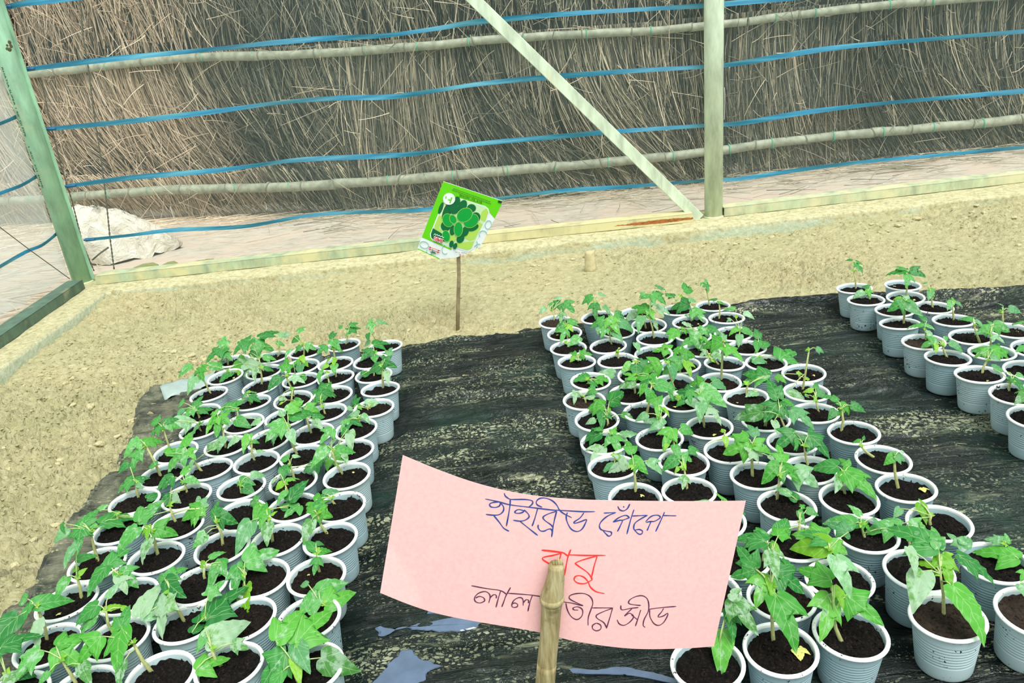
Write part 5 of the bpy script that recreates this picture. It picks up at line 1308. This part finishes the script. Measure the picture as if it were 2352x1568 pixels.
pw, pg, pdk, pbr, pol, prd, pmint, pbk, ppale = pm('print_white', (232, 238, 236)), pm('print_lime', (100, 208, 8)), pm('print_dark_green', (0, 104, 52)), pm('print_green', (6, 158, 58)), pm('print_yellow_green', (176, 214, 90)), pm('print_red', (204, 40, 56)), pm('print_mint', (158, 214, 194)), pm('print_black', (30, 52, 26)), pm('print_pale', (196, 226, 176))
pcr = pm('print_cream', (226, 226, 176))
flat([(645, 55), (1765, 425), (1755, 490), (1620, 760), (1350, 1290), (1230, 1350), (1100, 1410), (985, 1465), (880, 1500), (700, 1508), (570, 1530), (155, 1330), (235, 1110)], 0, 'packet_bag', pw, None, .004)
flat([(645, 55), (1765, 425), (1750, 495), (1700, 590), (560, 270)], .0004, 'green_panel', pg)
flat([(1705, 585), (1620, 758), (1500, 620), (1400, 500)], .0004, 'green_panel', pg)
flat([(560, 268), (900, 360), (640, 640), (430, 1195), (238, 1112)], .0004, 'green_panel', pg)
flat([(420, 1150), (430, 1195), (795, 1356), (802, 1328), (500, 1190)], .0004, 'green_panel', pg)
flat([(155, 1335), (165, 1322), (575, 1512), (570, 1530)], .0004, 'bottom_seam', pg)
flat([(870, 345), (1440, 520), (1500, 570), (1522, 640), (1490, 740), (1200, 1340), (1135, 1388), (1060, 1376), (450, 1178), (400, 1120), (392, 1050), (640, 440), (720, 370)], .0006, 'picture_border', pw)
flat([(880, 360), (1430, 532), (1492, 590), (1504, 650), (1180, 1330), (1125, 1368), (1060, 1358), (465, 1165), (418, 1115), (410, 1050), (655, 450), (730, 380)], .0008, 'picture_panel', ppale)
def ell(cx, cy, rx, ry, ang, n=22): 
    a = math.radians(ang); return [(cx + rx * math.cos(t) * math.cos(a) - ry * math.sin(t) * math.sin(a), cy + rx * math.cos(t) * math.sin(a) + ry * math.sin(t) * math.cos(a)) for t in np.linspace(0, 2 * math.pi, n, endpoint=False)]
flat([(410, 1050), (450, 940), (620, 1040), (760, 1110), (700, 1200), (465, 1165), (418, 1115)], .0009, 'dark_corner', pdk)
flat([(655, 470), (735, 480), (655, 720), (590, 700)], .0009, 'printed_trunk', pcr)
flat([(560, 700), (660, 740), (600, 860), (560, 960), (480, 900)], .00095, 'printed_leaf', pol)
flat([(1350, 700), (1380, 620), (1460, 560), (1500, 640), (1440, 820), (1360, 780)], .00095, 'printed_leaf', pol)
flat([(1050, 1080), (1330, 830), (1390, 870), (1240, 1150), (1150, 1180), (1040, 1120)], .00095, 'printed_leaf', pol)
flat([(870, 1220), (1230, 1190), (1180, 1320), (1100, 1350), (880, 1290)], .00095, 'printed_leaf', pol)
flat([(500, 900), (620, 980), (600, 1020), (470, 940)], .00095, 'printed_leaf', pol)
flat([(760, 1180), (790, 1080), (850, 1070), (900, 1130), (860, 1190)], .0012, 'printed_leaf', pol)
fr = [(900, 430, 60, 85, 10, 0), (600, 560, 30, 110, 20, 0), (720, 620, 70, 190, 22, 0), (1010, 520, 70, 115, 25, 0), (1180, 560, 78, 70, 0, 0), (1250, 740, 85, 100, 40, 0), (690, 900, 85, 90, 0, 0), (1215, 930, 100, 50, -25, 0), (820, 980, 45, 90, 8, 0), (700, 1090, 70, 105, -12, 1), (970, 1140, 60, 80, 35, 0), (1060, 1000, 60, 90, 20, 0),
      (845, 575, 88, 92, 0, 0), (735, 790, 100, 125, -18, 1), (1170, 800, 120, 150, 55, 1), (830, 770, 60, 85, -25, 1), (1050, 690, 155, 120, -35, 1), (930, 960, 80, 135, 3, 1), (800, 1240, 34, 60, 12, 0), (870, 1280, 30, 55, 20, 0)]
for i, (x, y, rx, ry, a, b) in enumerate(fr):
    flat(ell(x, y, rx + 7, ry + 7, a), .0010 + i * .00004, 'fruit_outline', pol if b else pdk)
    flat(ell(x, y, rx, ry, a), .00103 + i * .00004, 'printed_papaya', pbr if b else pdk)
flat(ell(755, 385, 116, 112, 0), .0021, 'round_badge', pw)
flat([(795, 352), (822, 362), (782, 470), (758, 462)], .0022, 'badge_emblem', pg)
flat([(742, 385), (790, 402), (780, 428), (732, 410)], .0022, 'badge_emblem', pg)
flat([(690, 330), (708, 335), (700, 385), (682, 380)], .0022, 'badge_emblem', pg)
flat([(1690, 412), (1762, 430), (1748, 470), (1678, 452)], .0006, 'black_corner_mark', pbk)
def strokes(name, segs, w, mat, parent, f, lab=None, off=.0008):
    mb = MB()
    for S in segs:
        if len(S) < 2: continue
        Q = [f(*p) for p in S]
        if len(Q) > 2: Q = spline(Q, 3)
        mb.tube(Q, w, 6, sq=1.0)
    o = mb.build(name, mat, BAG[0])
    if lab: o['label'] = lab
    return o
# fine print lines, too small to read in the photo: rows of small marks
rgp = np.random.default_rng(5); segs = []
for (xa, ya, xb, yb_), hgt in (((835, 185, 1550, 440), 10), ((812, 212, 1550, 478), 10)):
    t = 0
    while t < .97:
        dt = rgp.uniform(.012, .05); a = (xa + (xb - xa) * t, ya + (yb_ - ya) * t); b = (xa + (xb - xa) * (t + dt), ya + (yb_ - ya) * (t + dt)); segs.append([a, ((a[0] + b[0]) / 2, (a[1] + b[1]) / 2 + 4), b]); t += dt + .012
strokes('fine_print', segs, .00045, pbk, pk, lambda x, y: px3(x, y, .0016))
segs = [[(945, 330), (1095, 382)], [(1115, 388), (1185, 412)], [(1205, 418), (1275, 442)], [(1290, 448), (1380, 478)]]; t = 0
for i in range(13):
    t = i / 13; x = 950 + 430 * t; y = 312 + 150 * t
    if i in (6, 9): continue
    v = i % 4
    segs += [[[(x, y - 12), (x + 14, y - 20), (x + 22, y - 4), (x + 6, y + 4)], [(x + 24, y - 16), (x + 18, y + 22)]], [[(x + 4, y + 20), (x + 2, y - 8), (x + 16, y - 18), (x + 26, y - 6), (x + 14, y + 2)]], [[(x, y + 18), (x + 10, y - 16), (x + 22, y + 4), (x + 8, y + 6)]], [[(x + 2, y - 4), (x + 10, y - 18), (x + 20, y - 10), (x + 18, y + 20)]]][v]
strokes('fine_print', segs, .0003, pbk, pk, lambda x, y: px3(x, y, .0016))
# red BABU, upside down
def bb(u, v): # u along the line 0..4, v up 0..1 (already turned 180 degrees)
    return (460 + u * 42 + v * 12, 1165 + u * 14 - v * 62)
L_B = lambda o_: [[(o_ + .85, 0), (o_ + .85, 1)], [(o_ + .85, 1), (o_ + .3, .95), (o_ + .2, .75), (o_ + .35, .52), (o_ + .85, .5)], [(o_ + .85, .5), (o_ + .3, .48), (o_ + .12, .25), (o_ + .3, .03), (o_ + .85, 0)]]
segs = [[(.15, 0), (.15, .8), (.4, 1), (.65, .8), (.65, 0)]] + L_B(.95) + [[(2.0, 1), (2.4, 0), (2.8, 1)], [(2.15, .62), (2.65, .62)]] + L_B(2.9)
strokes('red_lettering', [[bb(*q) for q in s] for s in segs], .00075, prd, pk, lambda x, y: px3(x, y, .0042), 'red printed word, upside down')
flat([bb(-.1, -.15), bb(4.0, -.15), bb(4.0, 1.2), bb(-.1, 1.2)], .0018, 'lettering_band', pw)
strokes('white_script', [[(460, 1075), (490, 1045), (500, 1080), (530, 1060), (545, 1090), (570, 1075), (590, 1105), (615, 1095), (640, 1120), (660, 1112)]], .0007, pw, pk, lambda x, y: px3(x, y, .0036))
for sg_ in ([ell(285, 1250, 85, 62, 20) + [ell(285, 1250, 85, 62, 20)[0]], ell(400, 1370, 72, 60, 0)[:14], ell(685, 1335, 62, 88, 8)[3:16], ell(1500, 868, 58, 80, 15) + [ell(1500, 868, 58, 80, 15)[0]], ell(1400, 1050, 74, 68, 10)[8:26], [(1240, 1290), (1290, 1230), (1280, 1310)], [(1290, 1230), (1350, 1240)], [(1290, 1230), (1280, 1170)]]): strokes('mint_ring', [sg_], .0008, pmint, pk, lambda x, y: px3(x, y, .0016))
strokes('red_arrows', [[(375, 1295), (590, 1370)], [(365, 1330), (575, 1405)]], .0006, prd, pk, lambda x, y: px3(x, y, .0032))
for q in ([(365, 1290), (412, 1292), (400, 1322)], [(592, 1366), (545, 1352), (540, 1378)], [(575, 1405), (535, 1382), (530, 1408)], [(360, 1330), (405, 1325), (395, 1352)]): flat(q, .0009, 'arrow_head', prd)
strokes('small_sprig', [[(440, 1340), (450, 1400)], [(450, 1390), (410, 1385), (420, 1410), (450, 1392)], [(450, 1395), (500, 1425), (480, 1400), (450, 1392)]], .0008, pdk, pk, lambda x, y: px3(x, y, .0034))
strokes('grey_print', [[(870, 1385), (885, 1400), (900, 1390), (915, 1405)], [(935, 1400), (950, 1405), (945, 1420)], [(990, 1395), (1000, 1410), (1015, 1400), (1030, 1415), (1050, 1405), (1075, 1420), (1095, 1408)]], .0004, pbk, pk, lambda x, y: px3(x, y, .0034))
strokes('red_print', [[(950, 1440), (972, 1432), (955, 1470), (985, 1460)]], .0006, prd, pk, lambda x, y: px3(x, y, .0034))

# ------------------------------------------------------------------ pink card on a bamboo stick
def card_depth(x, y):
    u = (x - 870) / 845.0
    d = .552 + .020 * (2 * u - 1) ** 2 - .010
    if x < 960:    # softly creased lower left corner
        k = np.clip(((y - 1215) / 150.0) - (x - 873) / 95.0, 0, 1.2); d -= .006 * k
    return d
def card_pt(x, y, off=0.0):
    return at_y(x, y, card_depth(x, y) - off)
TOPC = spline([(925, 1045), (1010, 1080), (1100, 1111), (1200, 1134), (1300, 1145), (1400, 1149), (1560, 1151), (1713, 1150)], 6)
BOTC = spline([(873, 1361), (940, 1388), (1010, 1410), (1100, 1428), (1230, 1450), (1330, 1474), (1450, 1489), (1560, 1489), (1640, 1484)], 6)
def samp(C, t):
    i = t * (len(C) - 1); j = int(min(i, len(C) - 2)); return C[j] + (C[j + 1] - C[j]) * (i - j)
NU, NV = 64, 26; V = []; F = []; cen = card_pt(1278, 1300)
for layer in range(2):
    for i in range(NU + 1):
        for j in range(NV + 1):
            a = samp(TOPC, i / NU); b = samp(BOTC, i / NU); t = j / NV; q = a * (1 - t) + b * t
            V.append(card_pt(q[0], q[1]) - cen + np.array([0, .00035 * layer, 0]))
m = NV + 1; K = (NU + 1) * m
for i in range(NU):
    for j in range(NV):
        q = (i * m + j, i * m + j + 1, (i + 1) * m + j + 1, (i + 1) * m + j); F.append(q); F.append(tuple(K + z for z in q[::-1]))
rim = [(i * m, (i + 1) * m) for i in range(NU)] + [(NU * m + j, NU * m + j + 1) for j in range(NV)] + [((i + 1) * m + NV, i * m + NV) for i in range(NU)] + [(j + 1, j) for j in range(NV)]
V0 = list(V)
for a, b in rim:
    n_ = len(V); V += [V0[a], V0[b], V0[K + b], V0[K + a]]; F.append((n_, n_ + 1, n_ + 2, n_ + 3))
card = empty('pink_card', tuple(cen)); tag(card, 'curved pink paper card with handwritten Bengali lettering, held by a bamboo stick', 'card')
t = NT('pink_card_paper'); nz = t.noise(t.obj(), 260, 3); t.base(t.ramp(nz, [(.3, (240, 186, 184)), (.7, (248, 197, 194))])); t.set(rough=.75, spec=.2); t.bump(nz, .05, .0005)
mb = MB(); mb.add(V, F); sheet = mb.build('paper_sheet', t.mat, card)
def hw(segs_str, w, name, mat, lab):
    segs = []
    for s in segs_str.strip().split('|'):
        pts = [tuple(float(v) for v in p.split(',')) for p in s.split()]
        segs.append([(1080 + x / 4.48, 1130 + y / 4.48) for x, y in pts])
    mb = MB()
    for S in segs:
        C = spline([np.array(p) for p in S], 4) if len(S) > 2 else [np.array(p) for p in S]
        if len(S) == 2: C = [C[0] + (C[1] - C[0]) * t_ for t_ in np.linspace(0, 1, 8)]
        Q = [card_pt(p[0], p[1], .00025) - cen for p in C]
        Q = np.array(Q); T = np.gradient(Q, axis=0); T /= np.linalg.norm(T, axis=1, keepdims=True) + 1e-12
        N = np.stack([-T[:, 2], 0 * T[:, 0], T[:, 0]], 1); N /= np.linalg.norm(N, axis=1, keepdims=True) + 1e-12
        ww = w * (1 + .22 * np.sin(np.arange(len(Q)) * .7 + len(Q)))[:, None]; ww[0] *= .6; ww[-1] *= .5
        k_ = len(Q); dz = np.array([0, .00012, 0])
        VV = list(Q + N * ww) + list(Q - N * ww) + list(Q + N * ww + dz) + list(Q - N * ww + dz); FF = []
        for i in range(k_ - 1):
            FF += [(i, i + 1, k_ + i + 1, k_ + i), (2 * k_ + i, 3 * k_ + i, 3 * k_ + i + 1, 2 * k_ + i + 1), (i, 2 * k_ + i, 2 * k_ + i + 1, i + 1), (k_ + i, k_ + i + 1, 3 * k_ + i + 1, 3 * k_ + i)]
        mb.add(VV, FF)
    o = mb.build(name, mat, sheet, smooth=False); o['label'] = lab
blue = '''155,70 290,98 410,130 610,155 830,182 930,187 1150,200 1285,200|300,100 240,105 200,122 212,150 258,157 300,142 312,112|300,100 340,145 342,190 305,228 240,237 160,228|240,237 300,310 345,370 400,402|412,75 410,130 395,230 372,350|350,10 362,40 395,65 430,75 560,75 635,88 640,120 600,155|560,195 500,178 460,200 472,216 520,215 555,198|555,182 598,225 604,258 565,288 510,298 442,288|510,298 600,370 695,445|695,165 665,270 637,350|740,155 692,132 680,100 710,67 770,60 840,85 890,132 920,185 965,222 1045,262|890,195 800,225 750,257 770,292 830,335 850,362|890,195 868,280 852,362 838,462|700,335 700,368 725,398 762,400 800,382 830,380 848,412|1000,208 988,255 1000,312 1040,380 1100,405 1150,380 1185,320 1196,282 1140,302 1078,320 1072,305 1130,265 1170,212|1375,215 1500,210|1500,210 1420,242 1358,292 1330,340 1345,383 1400,400 1450,410 1452,438 1425,452 1398,430 1370,400|1470,308 1530,262 1600,238 1640,262|1470,308 1562,288 1545,345 1515,405|1685,180 1652,280 1612,432|1640,262 1560,292|1518,145 1540,182 1582,192 1620,165 1642,120|1578,145 1582,158|1665,245 1825,238|1825,238 1760,272 1702,312 1684,350 1690,388 1738,383 1772,400 1765,428 1733,430 1690,390|1805,305 1845,262 1885,240 1935,238 1955,262 1900,298 1850,302 1810,312|1860,305 1840,350 1820,396|2000,205 1962,290 1908,406|1985,240 2122,243'''
red = '''735,595 850,605 950,620 1000,652 1022,645 1160,650 1395,650|735,598 950,625|950,625 850,650 755,670 750,695 830,745|935,630 918,700 905,762|1035,590 1005,670 985,770 967,860|1310,655 1180,690 1090,725 1098,748 1200,820 1248,880 1250,908|1308,655 1278,750 1250,870|1250,905 1180,940 1110,935 1072,905 1080,870 1120,858 1170,875 1212,920 1240,980 1300,1025 1382,1042'''
blk = '''12,962 160,990 310,1012 372,1050|390,1040 560,1052 640,1060 770,1080|150,1120 100,1140 55,1125 45,1085 85,1040 150,1022 192,1042 205,1080 190,1140|55,1090 95,1072 140,1088 150,1120|200,1090 240,1055 268,1062 268,1092|315,1012 290,1090 265,1185|415,980 368,1065 348,1120 325,1180|430,1150 460,1140 488,1155 480,1180 440,1184 428,1160 450,1112 500,1085 540,1098 545,1168|545,1140 572,1108 600,1112 598,1142|640,1062 615,1130 593,1226|925,1125 1040,1140 1162,1170|1162,1166 1080,1130 1022,1095 1030,1062 1100,1042 1180,1045 1240,1080 1262,1140 1245,1200 1215,1290 1213,1372|985,1140 1000,1210 1040,1280 1100,1310 1150,1272 1155,1210 1110,1180 1060,1190 1068,1210 1112,1212|1255,1190 1470,1190|1462,1195 1380,1225 1300,1265 1310,1300 1375,1342 1405,1400|1466,1190 1440,1280 1402,1402|1300,1345 1342,1368 1342,1408 1300,1426 1262,1406 1260,1370 1300,1345|1550,1165 1560,1210 1650,1195 1732,1186|1755,1165 1700,1160 1635,1146 1640,1110 1700,1075 1770,1065 1820,1095 1838,1160 1830,1230 1790,1310 1780,1368 1800,1390|1665,1198 1610,1248 1590,1272 1640,1245 1682,1280 1640,1338 1580,1370 1532,1352 1512,1312|1660,1262 1722,1312|1755,1210 1730,1290 1700,1378|1835,1205 1960,1188 2120,1175|1846,1210 1850,1280 1890,1350 1940,1370 1990,1340 2030,1272 2030,1245 1990,1272 1940,1285 1938,1268 1970,1230 1990,1195'''
hw(blue, .00053, 'blue_handwriting', plain('blue_ink', (40, 64, 140), .6, .3, 200, 0), 'blue handwritten Bengali line')
hw(red, .00060, 'red_handwriting', plain('red_ink', (244, 56, 52), .6, .1, 200, 0), 'red handwritten Bengali word')
hw(blk, .00050, 'dark_handwriting', plain('dark_ink', (92, 44, 76), .6, .3, 200, 0), 'dark handwritten Bengali line')
# bamboo stick: passes in front of the card, foot in the ground below the frame
pts = [(1278, 1296), (1276, 1330), (1270, 1358), (1268, 1375), (1266, 1400), (1262, 1460), (1256, 1520), (1252, 1568)]
rad = [.0064, .0078, .0094, .0102, .0088, .0085, .0088, .0090]
P = [at_y(x, y, card_depth(x, y) - .0105) for x, y in pts]
d = P[-1] - P[-3]; foot = P[-1] + d * ((-.02 - P[-1][2]) / d[2]); foot[1] = P[-1][1] + .004
o0 = np.array([foot[0], foot[1], 0.0])
root = empty('bamboo_stick', tuple(o0)); tag(root, 'upright bamboo stick in the foreground holding the pink card', 'bamboo stick')
tt = NT('old_bamboo_stick'); oo = tt.obj(); n1 = tt.noise(tt.mapv(oo, (160, 160, 16)), 1.0, 5, .65); n2 = tt.noise(oo, 60, 4)
cc = tt.ramp(n1, [(.3, (112, 98, 64)), (.5, (158, 144, 102)), (.72, (192, 182, 146))]); cc = tt.mix(tt.math('MULTIPLY', tt.math('SUBTRACT', n2, .55), 5, clamp=True), cc, lin((110, 96, 62)))
tt.base(cc); tt.set(rough=.8, spec=.2); tt.bump(n1, .5, .002)
mb = MB(); C = spline(P + [foot], 4); ri = np.interp(np.linspace(0, 1, len(C)), np.linspace(0, 1, len(rad) + 1), rad + [.0095])
mb.tube([c - o0 for c in C], list(ri), 18); mb.build('culm', tt.mat, root)
mb = MB(); q = P[3] - o0; mb.tube([q + [0, 0, .0035], q + [0, 0, .0012], q - [0, 0, .001], q - [0, 0, .0035]], [.0098, .0110, .0108, .0096], 18); tag(mb.build('node_ring', tt.mat, root), 'swollen bamboo node')
mb = MB(); q = P[0] - o0
for k in range(5): mb.tube([q + [(k - 2) * .0022, 0, -.003], q + [(k - 2) * .0021, 0, .0015 + .002 * (k % 2) + .001 * k]], [.0016, .0008], 6)
mb.build('splintered_end', tt.mat, root)
print('leaves', LEAFN, 'objects', len(bpy.data.objects))
